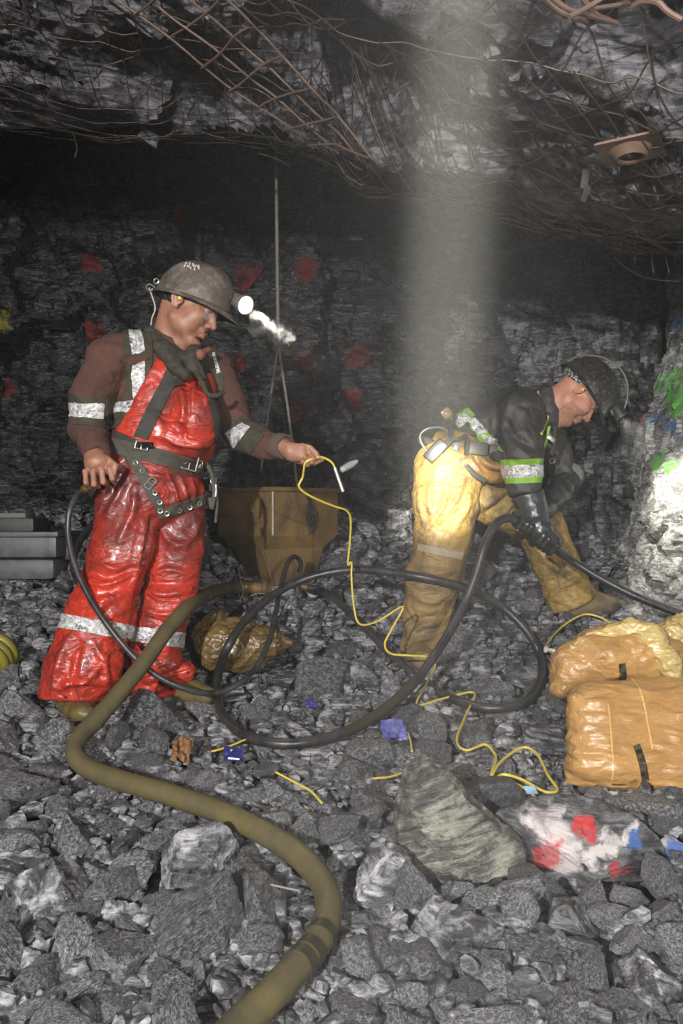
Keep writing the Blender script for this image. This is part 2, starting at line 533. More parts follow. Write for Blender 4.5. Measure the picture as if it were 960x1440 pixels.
w_back = wall('wall_back', np.array([(-3.3, 5.4), (-1.5, 5.65), (.2, 5.5), (.75, 5.15), (1.05, 4.75)]), .4, 4.4, None, .026, 1., 2)
w_side = wall('wall_side', np.array([(.75, 5.3), (1.0, 4.85), (1.28, 4.55), (1.55, 4.35), (1.75, 4.3)]), .3, 4.0, None, .016, .8, 60, 0., 1.)
w_right = wall('wall_right', np.array([(1.46, 4.5), (1.24, 4.02), (1.32, 3.6), (1.48, 3.1), (1.75, 2.2), (2.1, 1.0), (2.3, -3.2)]), .0, 3.6, None, .014, .38, 90, -.2)
def paint_on(o, rows):
    bv = bvh_of(o.data); out = []
    for px, py, r in rows:
        q, n = hit(bv, px, py)
        if q is not None: out.append((q, r))
    return out
red = paint_on(w_back, [(130, 465, .10), (127, 368, .09), (8, 548, .09), (352, 393, .13), (330, 510, .10), (425, 508, .11), (420, 580, .09), (250, 300, .08), (350, 310, .09), (430, 380, .10), (505, 500, .11), (495, 560, .09), (150, 265, .09), (180, 620, .08), (270, 480, .08)])
yel = paint_on(w_back, [(2, 455, .07), (8, 440, .05)])
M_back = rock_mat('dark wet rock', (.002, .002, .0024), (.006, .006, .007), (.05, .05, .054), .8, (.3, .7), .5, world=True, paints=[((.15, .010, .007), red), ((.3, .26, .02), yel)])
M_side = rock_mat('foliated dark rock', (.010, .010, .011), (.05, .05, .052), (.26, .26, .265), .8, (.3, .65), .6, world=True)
grn = paint_on(w_right, [(938, 548, .085), (955, 565, .085), (925, 540, .06), (925, 650, .06), (940, 655, .05), (958, 535, .09), (945, 535, .07)])
blu = paint_on(w_right, [(888, 565, .04), (905, 580, .04), (925, 590, .04), (945, 600, .04), (958, 615, .04), (938, 445, .06), (955, 455, .05), (915, 585, .04), (935, 596, .04)])
rdd = paint_on(w_right, [(900, 590, .05), (893, 600, .035), (880, 640, .025)])
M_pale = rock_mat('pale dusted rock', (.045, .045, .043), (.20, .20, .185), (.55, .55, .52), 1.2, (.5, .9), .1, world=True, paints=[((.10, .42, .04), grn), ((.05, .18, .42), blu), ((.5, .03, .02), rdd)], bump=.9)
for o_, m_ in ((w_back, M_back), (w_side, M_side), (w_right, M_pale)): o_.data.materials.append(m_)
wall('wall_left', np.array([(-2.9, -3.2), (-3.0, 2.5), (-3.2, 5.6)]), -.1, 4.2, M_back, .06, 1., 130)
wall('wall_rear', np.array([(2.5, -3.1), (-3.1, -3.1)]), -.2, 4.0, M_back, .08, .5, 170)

# ---- roof: a low brow over the camera, a dark void behind it
BX = [-3.2, -1.56, -1.15, -.85, -.55, -.24, -.02, .1, .33, .58, .80, .98, 1.2, 2.4]
BH = [1.80, 1.735, 1.70, 1.64, 1.57, 1.50, 1.40, 1.29, 1.21, 1.12, 1.02, .94, .86, .80]
BY = [3.7, 3.6, 3.55, 3.5, 3.4, 3.3, 3.2, 3.12, 3.02, 2.92, 2.82, 2.72, 2.6, 2.4]
def roof_h(x, y):
    x = np.asarray(x, float); y = np.asarray(y, float)
    h = interp(x, BX, BH); yb = interp(x, BX, BY)
    up = np.clip(y-yb, 0, 9)
    return CAMZ+h+.05*np.clip(yb-y, 0, 2.5)+.25*np.clip(1.0-y, 0, 3)+np.where(up > 0, 1.75*(1-np.exp(-up/.14)), 0)+.06*np.sin(2.2*x+1.7*y)*np.clip((yb-y)/.5, 0, 1)
x, y, f = grid(np.arange(-3.4, 2.6, .02), np.concatenate([np.arange(-3.3, .9, .08), np.arange(.9, 4.2, .016), np.arange(4.2, 6.2, .08)]))
z = roof_h(x, y); yb = interp(x, BX, BY)
P = np.stack([x, y, z], 1); D = P+.1*np.stack([perlin(P*3, 1), perlin(P*3, 5), perlin(P*3, 9)], 1)
a, e1 = facets(D*[2.1, 2.1, 1.2], 201, 1.3); b, e2 = facets(D*[7, 7, 4], 220, 1.); c, e3 = facets(D*[20, 20, 12], 240, 1.)
rel = .125*a+.035*b-.02*(1-e1)-.008*(1-e2)+.011*c+.03*fbm(P*4, 3, 7)
fade = np.clip((yb-y)/.35, 0, 1)
z = z+np.maximum(rel, -.02-.06*fade)*(.35+.65*fade)+.03
for px, py, d, r, dep in ((255, 85, 3.0, .24, .38), (330, 120, 3.1, .2, .3), (470, 60, 2.6, .25, .3), (910, 80, 1.75, .16, .22), (540, 30, 2.3, .2, .25)):
    w = W(px, py, d); z += dep*np.exp(-(((x-w[0])**2+(y-w[1])**2)/r**2)**2)
M_roof = rock_mat('roof rock', (.006, .006, .0065), (.036, .035, .038), (.22, .21, .225), .7, (.4, .8), .2, world=True)
link('ceiling', mesh_from('ceiling', np.stack([x, y, z], 1), f[:, ::-1], True, 34), M_roof, kind='structure')
# real relief of the roof, read back for what hangs on it
roof_bvh = BVHTree.FromPolygons([Vector(q) for q in np.stack([x, y, z], 1)], [tuple(q) for q in f.tolist()])
# ================================================================== hoses, cord, rope
OBST = []          # (x, y, z, r): rocks stay below these
def keep(pts, r):
    for p in pts: OBST.append((p[0], p[1], p[2]-r, r))
def path(rows, n=8):
    return spline([W(*r) for r in rows], n)

M_bull = plain('olive hose rubber', (.115, .092, .032), .5, 0, .35, 9, (.05, .045, .035), 7, .75, .35, 45, .006)
M_black = plain('black hose rubber', (.012, .012, .013), .34, 0, .3, 20, (.09, .088, .08), 12, .5, .2, 50, .004)
M_tape = plain('dark tape', (.035, .03, .02), .35, 0, .3, 20)
M_steel = plain('worn steel', (.32, .31, .29), .35, .9, .3, 20, (.08, .07, .06), 14, .5)
M_brass = plain('brass', (.5, .36, .12), .35, .9, .3, 20, (.08, .06, .03), 14, .5)
M_rust = plain('rusty wire', (.15, .095, .07), .55, .35, .4, 30, (.06, .04, .03), 20, .5)
M_wire = plain('dull mesh wire', (.040, .036, .032), .45, .6, .4, 30, (.10, .06, .035), 10, .6)
M_cord = plain('yellow plastic tube', (.60, .47, .06), .35, 0, .12, 20, (.2, .17, .06), 10, .3)
M_rope = plain('grey rope', (.17, .155, .12), .85, 0, .3, 60, bump=.8, bscale=220)

def gpath(rows, n=8, lift=.05):
    out = []
    for r in rows: out.append(W(*r) if len(r) == 3 else on_ground(r[0], r[1], lift))
    return spline(out, n)
bull = path([(345, 826, 3.93), (322, 827, 3.82), (298, 833, 3.42), (268, 850, 3.05), (236, 885, 2.88), (205, 928, 2.75), (170, 972, 2.62), (135, 1012, 2.51), (111, 1038, 2.43), (106, 1062, 2.36), (127, 1082, 2.3), (172, 1098, 2.22), (232, 1115, 2.13), (300, 1138, 2.03), (358, 1164, 1.93), (410, 1195, 1.83), (444, 1228, 1.74), (461, 1262, 1.65), (459, 1297, 1.57), (441, 1332, 1.49), (412, 1365, 1.42), (380, 1400, 1.35), (338, 1440, 1.28), (290, 1490, 1.19)], 10)
t = thing('bull_hose', 'thick olive rubber suction hose snaking across the rubble in front', 'hose', on_ground(300, 1150))
MB().tube(bull, .0285, 20).build('hose_body', M_bull, t)
def band_on(pts, i0, i1, r, name, mat, par, **k):
    MB().tube(pts[i0:i1], r, 20).build(name, mat, par, **k)
def near_i(pts, w): return int(np.argmin(np.linalg.norm(pts-w, axis=1)))
i = near_i(bull, W(135, 1012, 2.53)); band_on(bull, i-2, i+4, .0305, 'tape_wrap', M_bull, t)
for ppx, ppy, dd in ((448, 1318, 1.52), (434, 1341, 1.47), (420, 1357, 1.44)):
    i = near_i(bull, W(ppx, ppy, dd)); band_on(bull, i-2, i+2, .0305, 'tape_wrap', M_tape, t, label='dark worn tape wrap')
keep(bull[::3], .0285)
# coupling at the hopper end
cp = MB(); a, b = bull[4], bull[0]; ax = unit(b-a)
cp.lathe(a, ax, [(.030, 0), (.033, .005), (.033, .05), (.036, .055), (.036, .07), (.026, .075), (.026, .11)], 20)
cp.build('coupling', M_brass, t, label='brass hose coupling')
MB().torus(a+ax*.02, ax, .035, .003).torus(a+ax*.04, ax, .035, .003).build('hose_clamp', M_steel, t)

blk = gpath([(431, 826, 3.80), (450, 830, 3.77), (475, 846, 3.70), (510, 880, 3.55), (550, 920, 3.40), (590, 957, 3.26), (640, 984), (690, 996), (735, 988), (758, 962), (760, 925, 3.3), (738, 885, 3.34), (700, 850, 3.36), (650, 826, 3.30), (600, 813, 3.27), (550, 805, 3.32), (500, 801, 3.38), (450, 808, 3.4), (410, 822, 3.38), (375, 843, 3.3), (345, 872, 3.17), (320, 910, 3.04), (306, 950), (306, 985), (320, 1015), (350, 1036), (395, 1046), (445, 1041), (500, 1023), (550, 990, 2.78), (590, 950, 2.92), (625, 900, 3.03), (650, 855, 3.10), (668, 810, 3.13), (680, 770, 3.15), (690, 747, 3.17), (702, 733, 3.19), (718, 729, 3.22), (740, 741, 3.26), (765, 760, 3.3), (800, 786, 3.36), (840, 811, 3.34), (890, 837, 3.28), (940, 857, 3.2), (1000, 880, 3.1)], 8, .055)
t = thing('loading_hose', 'long black rubber hose looped over the rubble, held by the bent miner', 'hose', W(395, 1046, 2.72))
MB().tube(blk, .0172, 14).build('hose_body', M_black, t)
a = blk[0]; ax = unit(blk[0]-blk[3])
MB().lathe(a-ax*.01, ax, [(.020, 0), (.020, .022), (.014, .024), (.014, .034), (.009, .034), (.009, .005), (0, .005)], 16).build('hose_tip', M_brass, t, label='pale brass open hose end')
keep(blk[::3], .017)
i = near_i(blk, W(540, 996, 2.76)); MB().tube(blk[i-9:i+9], .0195, 14).build('tape_wrap', M_tape, t, label='matt tape wrap')
thin = path([(421, 803, 3.83), (423, 793, 3.80), (419, 785, 3.76), (412, 783, 3.70), (404, 792, 3.63), (398, 812, 3.55), (392, 838, 3.42), (386, 868, 3.22), (377, 905, 3.08), (360, 938, 2.98), (335, 962, 2.91), (300, 975, 2.86), (262, 969, 2.80), (222, 951, 2.78), (186, 921, 2.78), (152, 880, 2.79), (126, 840, 2.82), (106, 797, 2.85), (96, 752, 2.88), (98, 718, 2.89), (108, 697, 2.88), (119, 687, 2.86)], 8)
t = thing('air_hose', 'thin black hose from the red miner\'s fist down to the hopper', 'hose', W(300, 975, 2.86))
MB().tube(thin, .0112, 12).build('hose_body', M_black, t)
ax = unit(thin[-1]-thin[-4])
MB().lathe(thin[-1]-ax*.01, ax, [(.013, 0), (.015, .004), (.015, .018), (.011, .02), (.011, .03), (.017, .032), (.017, .042), (.009, .044), (.009, .075), (0, .076)], 14).build('fitting', M_brass, t, label='small brass hose fitting')
keep(thin[30:90:3], .011)

HAND = 2.98
cd = gpath([(472, 661, HAND), (466, 650, HAND), (452, 643, HAND-.01), (437, 646, HAND-.03), (429, 651, HAND-.03), (427, 660, HAND-.02), (425, 672, HAND), (420, 683, HAND), (427, 692, HAND+.02), (445, 702, HAND+.05), (470, 712, HAND+.1), (487, 718, HAND+.14), (493, 732, HAND+.17), (491, 770, HAND+.22), (489, 794, HAND+.24), (494, 791, HAND+.24), (494, 812, HAND+.24), (497, 850, HAND+.22), (505, 877, HAND+.2), (530, 874, HAND+.15), (566, 853, HAND+.1), (552, 882, HAND+.08), (541, 905, HAND+.06), (549, 919, HAND+.06), (578, 922, HAND+.06), (602, 924, HAND+.05), (612, 934), (600, 960), (586, 991), (620, 983), (666, 974), (655, 1005), (642, 1040), (655, 1055), (680, 1047), (692, 1055), (697, 1068), (690, 1091), (706, 1069), (735, 1051), (755, 1061), (770, 1090), (783, 1111), (765, 1113), (733, 1096), (708, 1089), (701, 1095), (728, 1104), (746, 1115), (758, 1128)], 6, .06)
t = thing('detonator_cord', 'yellow signal cord with silver tip in the red miner\'s hand, trailing over the rubble', 'cord', on_ground(642, 1040))
MB().tube(cd, .0042, 8).build('cord_body', M_cord, t)
a = W(471, 659, HAND); b = W(482, 691, HAND)
MB().lathe(a, unit(b-a), [(.005, -.006), (.0068, 0), (.0068, np.linalg.norm(b-a)), (.004, np.linalg.norm(b-a)+.003)], 12).build('detonator', plain('silver tube', (.75, .75, .72), .3, .7, .1), t, label='silver detonator tube')
p = cd[near_i(cd, on_ground(744, 1116, .06))]
tg = MB().box(p+V3(0, 0, .008), (.034, .026, .003), Euler((.55, .1, .3)).to_matrix(), .2)
tg.build('tag', plain('pale blue plastic', (.32, .52, .68), .4, 0, .15), t, label='pale blue tag')
keep(cd[150::4], .005)
def bit(rows, label, lift=.05):
    q = gpath(rows, 8, lift); o = link('cord_scrap', MB().tube(q, .0032, 8).mesh('cord_scrap'), M_cord, None, label=label, category='cord', group='loose yellow cord ends'); keep(q[::3], .005); return q
bit([(292, 1058), (318, 1051), (345, 1040)], 'short yellow cord end beside the dark blue wrapper left')
bit([(388, 1086), (412, 1099), (436, 1112), (452, 1129)], 'bent yellow cord end in the rubble above the olive hose')
bit([(524, 1095), (545, 1093), (563, 1088), (580, 1082)], 'short yellow cord end at the top left of the big boulder')
bit([(573, 1030), (577, 1042), (579, 1056)], 'tiny yellow cord end under the crumpled violet wrapper')
bit([(903, 866), (910, 859), (922, 856), (934, 857)], 'short yellow cord end on the dusty slope by the right wall', .05)
q = gpath([(862, 879), (843, 868), (822, 864), (800, 874), (781, 890), (768, 908), (776, 918), (788, 926)], 8, .07)
t = thing('clipped_cord', 'yellow cord arching over a rock with a white clip behind the sacks', 'cord', q[0])
MB().tube(q, .0045, 8).build('cord_body', M_cord, t); keep(q[::3], .005)
c = on_ground(776, 913, .075)
MB().lathe(c-V3(.035, 0, 0), (1, .1, -.15), [(.006, 0), (.014, .004), (.014, .012), (.0085, .018), (.0085, .055), (.013, .06), (.013, .07), (.006, .074)], 14).build('clip', plain('white plastic', (.72, .72, .68), .45, 0, .1), t, label='white plastic clip')

# ---- rope over the hopper
def twisted(mb, pts, r):
    P = np.asarray(pts); L = np.concatenate([[0], np.cumsum(np.linalg.norm(np.diff(P, axis=0), axis=1))])
    s = np.arange(0, L[-1], .012); Q = np.stack([np.interp(s, L, P[:, i]) for i in range(3)], 1)
    T = unit(P[-1]-P[0]); x = unit(np.cross(T, [0, 1, .01])); y = np.cross(T, x)
    for k in range(3):
        a = s/.05*2*math.pi/1.0+k*2*math.pi/3
        mb.tube(Q+r*.52*(np.cos(a)[:, None]*x+np.sin(a)[:, None]*y), r*.56, 6)
rp = MB(); kn = W(391, 484, 4.1)
twisted(rp, [W(387, 60, 4.1), W(388, 215, 4.1), kn], .009)
twisted(rp, [kn, W(377, 580, 4.1), W(362, 700, 4.1)], .0075); twisted(rp, [kn, W(404, 570, 4.1), W(420, 702, 4.1)], .0075)
rp.torus(kn, (.3, 1, .2), .014, .008, 14, 6).torus(kn-V3(0, .004, .02), (1, .2, .6), .012, .008, 14, 6)
rp.build('hanging_rope', M_rope, None, label='grey rope hanging from the roof and splitting to hold the hopper', category='rope')

# ================================================================== hopper
M_hop = plain('ochre painted steel', (.24, .145, .045), .5, .1, .4, 5, (.045, .03, .018), 4.5, .85, .35, 30, .01)
M_hop2 = plain('bare weld edge', (.35, .31, .25), .5, .3, .3, 20)
hc = V3(-.33, 4.1, 0)
t = thing('hopper', 'ochre steel hopper with square rim and tapered bottom hanging on a rope', 'hopper', hc+V3(0, 0, .72))
def ring(R, z, rot=0., dx=0., dy=0.):
    return [hc+V3(dx+R*math.sin(math.radians(rot+90*k)), dy-R*math.cos(math.radians(rot+90*k)), CAMZ+z) for k in range(4)]
def loft(rings, caps=(True, True)):
    v = np.concatenate([np.array(r) for r in rings]); f = []
    n = len(rings[0])
    for i in range(len(rings)-1):
        for j in range(n): f.append((i*n+j, i*n+(j+1) % n, (i+1)*n+(j+1) % n, (i+1)*n+j))
    if caps[0]: f.append(tuple(range(n))[::-1])
    if caps[1]: f.append(tuple((len(rings)-1)*n+j for j in range(n)))
    return v, f
def bevmesh(name, v, f, w=.008, seg=3):
    bm = bmesh.new(); vs = [bm.verts.new(tuple(map(float, q))) for q in v]
    for q in f: bm.faces.new([vs[i] for i in q])
    bmesh.ops.recalc_face_normals(bm, faces=bm.faces[:])
    bmesh.ops.bevel(bm, geom=bm.edges[:], offset=w, segments=seg, affect='EDGES', profile=.5, clamp_overlap=True)
    me = bpy.data.meshes.new(name); bm.to_mesh(me); bm.free()
    me.polygons.foreach_set('use_smooth', [True]*len(me.polygons)); me.set_sharp_from_angle(angle=math.radians(40)); return me
v, f = loft([ring(.165, -.375, -12, .03), ring(.247, -.185, -12, -.005), ring(.312, -.118), ring(.312, .112), ring(.300, .112), ring(.300, -.10), ring(.236, -.17, -12), ring(.15, -.34, -12, .03)])
link('bin', bevmesh('bin', v, f, .006), M_hop, t)
v, f = loft([ring(.312, .098), ring(.334, .100), ring(.334, .122), ring(.296, .122), ring(.296, .098)], (False, False)); f += [(16+j, 16+(j+1) % 4, (j+1) % 4, j) for j in range(4)]
link('rim', bevmesh('rim', v, f, .004), M_hop, t)
r1 = ring(.313, .1); r2 = ring(.313, -.112)
MB().tube([r1[0], r2[0]], .006, 8).build('weld_seam', M_hop2, t, label='bare pale weld seam')
fr = (ring(.247, -.185, -12, -.005), ring(.165, -.375, -12, .03)); MB().tube([fr[0][0], fr[1][0]], .006, 8).build('weld_seam', M_hop, t)
# outlet pipe toward the hose, spout, foot wire
o0 = W(392, 830, 3.98); o1 = bull[0]
MB().lathe(o0+V3(.02, 0, 0), unit(o1-o0), [(.036, 0), (.036, .09), (.044, .092), (.044, .112), (.03, .114), (.03, np.linalg.norm(o1-o0)+.02)], 20).build('outlet_pipe', M_hop, t)
MB().tube(spline([W(334, 795, 3.9), W(337, 812, 3.88), W(341, 832, 3.87), W(338, 842, 3.86), W(330, 844, 3.86)], 6), .004, 8).build('latch_wire', M_steel, t, label='bright bent latch wire')
MB().tube(spline([W(352, 838, 3.86), W(360, 835, 3.86), W(372, 836, 3.86), W(374, 846, 3.86), W(366, 852, 3.86), W(355, 844, 3.86)], 6), .003, 8).build('latch_wire', M_steel, t)
# the knot of wire hung on its right face
fa, fb = ring(.312, 0)[0], ring(.312, 0)[1]
nrm = unit(np.cross(fb-fa, [0, 0, 1])); nrm = nrm if nrm[1] < 0 else -nrm
wc = fa+(fb-fa)*.5+nrm*.022; ux = unit(fb-fa)
wb = MB(); wb.torus(wc+V3(0, 0, .075), nrm, .016, .005, 16, 6); wb.torus(wc+V3(0, 0, .052)+nrm*.006, ux, .012, .004, 14, 6)
for k in range(22):
    ph = RNG.rand()*6.28; w_ = .010+.024*RNG.rand(); pts = []
    for s_ in np.linspace(0, 1, 12):
        z_ = .045-.155*s_; q = w_*math.sin(math.pi*min(1, .15+s_*.9))*math.sin(ph+s_*(3+2*(k % 3)))
        pts.append(wc+ux*q+nrm*(.004+.016*math.sin(math.pi*s_)*RNG.rand())+V3(0, 0, z_))
    wb.tube(pts, .0028, 5)
wb.build('wire_knot', plain('dark twisted wire', (.05, .045, .04), .5, .5, .4), None, label='dark bunch of twisted wire hooked on the hopper\'s right face', category='wire')

# ================================================================== tool cases, coil, plastic bits on the left and far back
M_case = plain('grey case plastic', (.05, .05, .055), .42, 0, .3, 10, (.15, .15, .155), 7, .6, .3, 60, .004)
M_case2 = plain('black case plastic', (.02, .02, .021), .5, 0, .3, 10, (.08, .08, .08), 8, .5)
dT = 4.05
t = thing('tool_case', 'grey moulded plastic tool case on the rubble by the red miner', 'case', W(20, 815, dT))
def slab(mb, x0, y0, x1, y1, d, dep, bev=.12):
    a, b = W(x0, y0, d), W(x1, y1, d); mb.box(((a[0]+b[0])/2, d+dep/2, (a[2]+b[2])/2), (abs(b[0]-a[0]), dep, abs(a[2]-b[2])), None, bev)
m = MB(); slab(m, -120, 786, 76, 816, dT, .34, .28); m.build('case_body', M_case, t)
m = MB(); slab(m, -124, 755, 79, 784.5, dT-.008, .356, .12); m.build('lid', M_case, t, label='scuffed grey lid')
m = MB(); slab(m, -125, 748, 81, 755, dT-.016, .372, .2); m.build('lid_rim', M_case, t)
m = MB(); slab(m, -60, 779, -30, 797, dT-.022, .02, .2); m.build('latch', M_case2, t)
m = MB(); slab(m, 79, 757, 86, 776, dT+.08, .12, .2); m.build('side_latch', M_case2, t)
t = thing('flat_case', 'black case lying behind and above the grey tool case', 'case', W(10, 748, dT+.06))
m = MB(); slab(m, -110, 728, 47, 748.3, dT+.07, .22, .22); m.build('case_body', M_case2, t)
m = MB(); slab(m, -110, 721, 36, 729, dT+.11, .15, .3); m.build('top_plate', plain('dusty grey plate', (.11, .11, .105), .6, 0, .2), t, label='dusty light grey top plate')
t = thing('clasp', 'small bright metal clasp lying right of the grey tool case', 'clasp', W(90, 768, 4.2))
m = MB(); slab(m, 86, 759, 95, 768, 4.2, .03, .2); m.build('tongue', plain('bright metal', (.7, .7, .7), .3, .6, .1), t)
m = MB(); slab(m, 85, 768, 98, 788, 4.19, .06, .25); m.build('body', M_case2, t)
q = path([(140, 728, 3.6), (118, 752, 3.75), (106, 778, 3.85), (103, 800, 3.95), (112, 822, 3.9), (130, 840, 3.8)], 8)
link('cable', MB().tube(q, .016, 10).mesh('cable'), M_black, None, label='thick black cable looping behind the red miner\'s right leg', category='cable')
c = W(-14, 925, 3.35); c[2] += .0
m = MB()
for k, (R, o) in enumerate(((.082, (0, 0, 0)), (.080, (.008, .035, .018)), (.083, (-.006, -.032, -.012)))):
    m.torus(c+V3(*o), (.12, 1, .45), R, .021, 30, 10)
m.build('hose_coil', plain('olive yellow rubber', (.23, .19, .025), .4, 0, .3, 10, (.05, .05, .03), 9, .5), None, label='coil of olive yellow hose at the far left edge', category='hose')
OBST.append((c[0], c[1], c[2]-.11, .1))
# ribbed white plug on the slope behind the hand
a = W(478, 662, 4.35); b = W(501, 649, 4.35); ax = unit(b-a); L = np.linalg.norm(b-a)
pr = [(.006, 0), (.018, .008), (.018, .03)]
for k in range(5): pr += [(.022, .032+k*.011), (.017, .038+k*.011)]
pr += [(.012, L), (.004, L+.01)]
MB().lathe(a, ax, pr, 16).build('ribbed_plug', plain('dusty white plastic', (.5, .5, .48), .5, 0, .2), None, label='ribbed white plastic plug on the rubble slope behind the hand', category='plug')

# ================================================================== sacks
M_sack = plain('ochre sack', (.48, .27, .095), .28, 0, .2, 7, (.20, .10, .03), 7, .6, .7, 22, .016, coat=.3, stretch=(.6, 1, 1.5))
M_film = plain('clear yellow film', (.55, .42, .17), .25, 0, .2, 9, (.30, .18, .06), 6, .5, .7, 30, .012, coat=.5)
M_blk = plain('black print tape', (.012, .011, .010), .3, 0, .2, 30, (.35, .25, .1), 60, .35)
def folds(v, f, amp, sc, seed, stretch=(1, 1, 1), mask=None):
    n = vnormals(v, f); q = v*np.asarray(stretch)*sc
    q = q+.35*np.stack([perlin(q*.7, seed+1), perlin(q*.7, seed+2), perlin(q*.7, seed+3)], 1)
    r = ridged(q, 2, seed)
    a = amp*(r-.6)
    if mask is not None: a = a*mask
    return v+n*a[:, None]
def sack_mesh(name, sdf, amp=.006, sc=9, seed=0, st=(1, 1, 1), lines=(), post=None):
    v, f = sdf.surf(); v = relax(v, f, 2)
    v = folds(v, f, amp, sc, seed, st); v = folds(v, f, amp*.5, sc*2.6, seed+50, st)
    if post is not None: v = post(v, f)
    return mesh_from(name, v, f)
# front sack: a full pillow leaning back
d0 = 2.36
A = lambda px, py, dd=0.: W(px, py, d0+dd)
s = SDF(A(760, 1150)+[0, -.2, 0], A(1010, 930)+[0, .35, 0], .0055)
R1 = np.array(Euler((-.45, .03, .10)).to_matrix()).T
ctr = A(893, 1037, .08)
s.box(ctr, (.178, .085, .150), .075, R1, .03)
s.cone(A(812, 1090, .03), A(935, 1097, .03), .036, .045, .05).cone(A(832, 990, .12), A(950, 978, .14), .055, .055, .05)
s.cone(A(950, 1000, .12), A(946, 1085, .02), .05, .04, .05).cone(A(800, 1095, .03), A(796, 1098, .03), .012, .008, .02)
s.cone(A(823, 1060, .02), A(823, 1000, .08), .05, .05, .05)
sk = sack_mesh('sack', s, .008, 7, 3, (.45, 1, 1.9))
t = thing('sack', 'plump ochre sack with a long black stripe, in front at the right edge', 'sack', on_ground(880, 1112))
link('sack_body', sk, M_sack, t)
fr = (0, -1, .15)
def strip(me, x0, y0, x1, y1, d, wpx, mat, par, name='printed_strip', off=.001, **k):
    a, b = W(x0, y0, d), W(x1, y1, d); L = unit(b-a); sd = unit(np.cross(L, [0, 1, 0])); wd = wpx/FPX*d/2
    return patch(name, me, mat, par, [(a, L), (b, -L), (a-sd*wd, sd), (a+sd*wd, -sd)], off, .0012, (0, -1, .1), **k)
strip(sk, 902, 1054, 911, 1101, 2.3, 11, M_blk, t, label='black printed strip')
strip(sk, 864, 1107, 884, 1107.5, 2.3, 3, M_blk, t, label='short black print dash')
M_seam = plain('seam tape', (.60, .36, .13), .3, 0, .1, 20)
strip(sk, 921, 962, 925, 1060, 2.3, 2.5, M_seam, t, 'seam'); strip(sk, 868, 1000, 862, 1100, 2.3, 2, M_seam, t, 'seam')
for k in range(9):
    q = V3(0, 0, 0)
OBST += [(A(x_, 1100)[0], 2.33+dy, ground(A(x_, 1100)[0], 2.33+dy)-.01, .06) for x_ in range(795, 970, 18) for dy in (0, .07, .14, .2)]
# the sack behind it, bent over like a bean, torn film over its top
d1 = 2.72
B = lambda px, py, dd=0.: W(px, py, d1+dd)
s = SDF(B(760, 1010)+[0, -.2, 0], B(1000, 860)+[0, .3, 0], .0055)
for a, b, ra, rb in (((790, 968, 0), (806, 938, .02), .035, .068), ((806, 938, .02), (845, 920, .03), .068, .085), ((845, 920, .03), (890, 915, .05), .085, .10), ((890, 915, .05), (928, 930, .07), .10, .085), ((928, 930, .07), (945, 965, .05), .085, .06)):
    s.cone(B(*a), B(*b), ra, rb, .03, ((0, 1, 0), 1.2))
s.cone(B(840, 925, 0), B(905, 945, 0), .07, .07, .03)
sk = sack_mesh('sack', s, .008, 8, 13, (.8, 1, .8))
t = thing('sack', 'slumped ochre sack half wrapped in clear film, behind the plump one', 'sack', on_ground(800, 985))
link('sack_body', sk, M_sack, t)
s = SDF(B(780, 960)+[0, -.2, 0], B(1000, 850)+[0, .35, 0], .005)
for a, b, ra, rb in (((806, 912, .0), (840, 897, .0), .016, .026), ((840, 897, .0), (886, 885, .0), .026, .036), ((886, 885, .0), (914, 896, -.03), .036, .040), ((914, 896, -.03), (936, 926, -.07), .040, .036), ((936, 926, -.07), (952, 962, -.06), .036, .026)):
    s.cone(B(*a), B(*b), ra, rb, .02)
fm = sack_mesh('film', s, .009, 16, 31, (.5, 1, 1.5)); link('film', fm, M_film, t, label='crumpled clear yellowish film')
strip(sk, 876, 934, 881, 962, 2.62, 10, M_blk, t, label='black printed strip')
OBST += [(B(x_, 985)[0], d1+dy, ground(B(x_, 985)[0], d1+dy)-.01, .07) for x_ in range(785, 970, 18) for dy in (-.06, 0, .08)]
# third sack, cut by the frame
d2 = 2.86
C3 = lambda px, py, dd=0.: W(px, py, d2+dd)
s = SDF(C3(890, 990)+[0, -.2, 0], C3(1080, 850)+[0, .35, 0], .006)
s.box(C3(985, 930, .05), (.135, .08, .085), .05, np.array(Euler((-.5, .55, -.1)).to_matrix()).T, .03)
s.cone(C3(934, 900, .03), C3(948, 890, .05), .035, .05, .04)
sk = sack_mesh('sack', s, .004, 8, 23)
t = thing('sack', 'ochre sack with red mark and black lettering cut by the right edge', 'sack', C3(985, 960))
link('sack_body', sk, M_sack, t)
s = SDF(C3(900, 930)+[0, -.2, 0], C3(1010, 850)+[0, .3, 0], .005)
s.ell(C3(944, 892, .0), (.058, .05, .045), None, .02).cone(C3(955, 885, .02), C3(985, 878, .04), .05, .05, .03)
fm = sack_mesh('film', s, .010, 15, 41); link('film', fm, M_film, t, label='shiny clear film bunched on top')
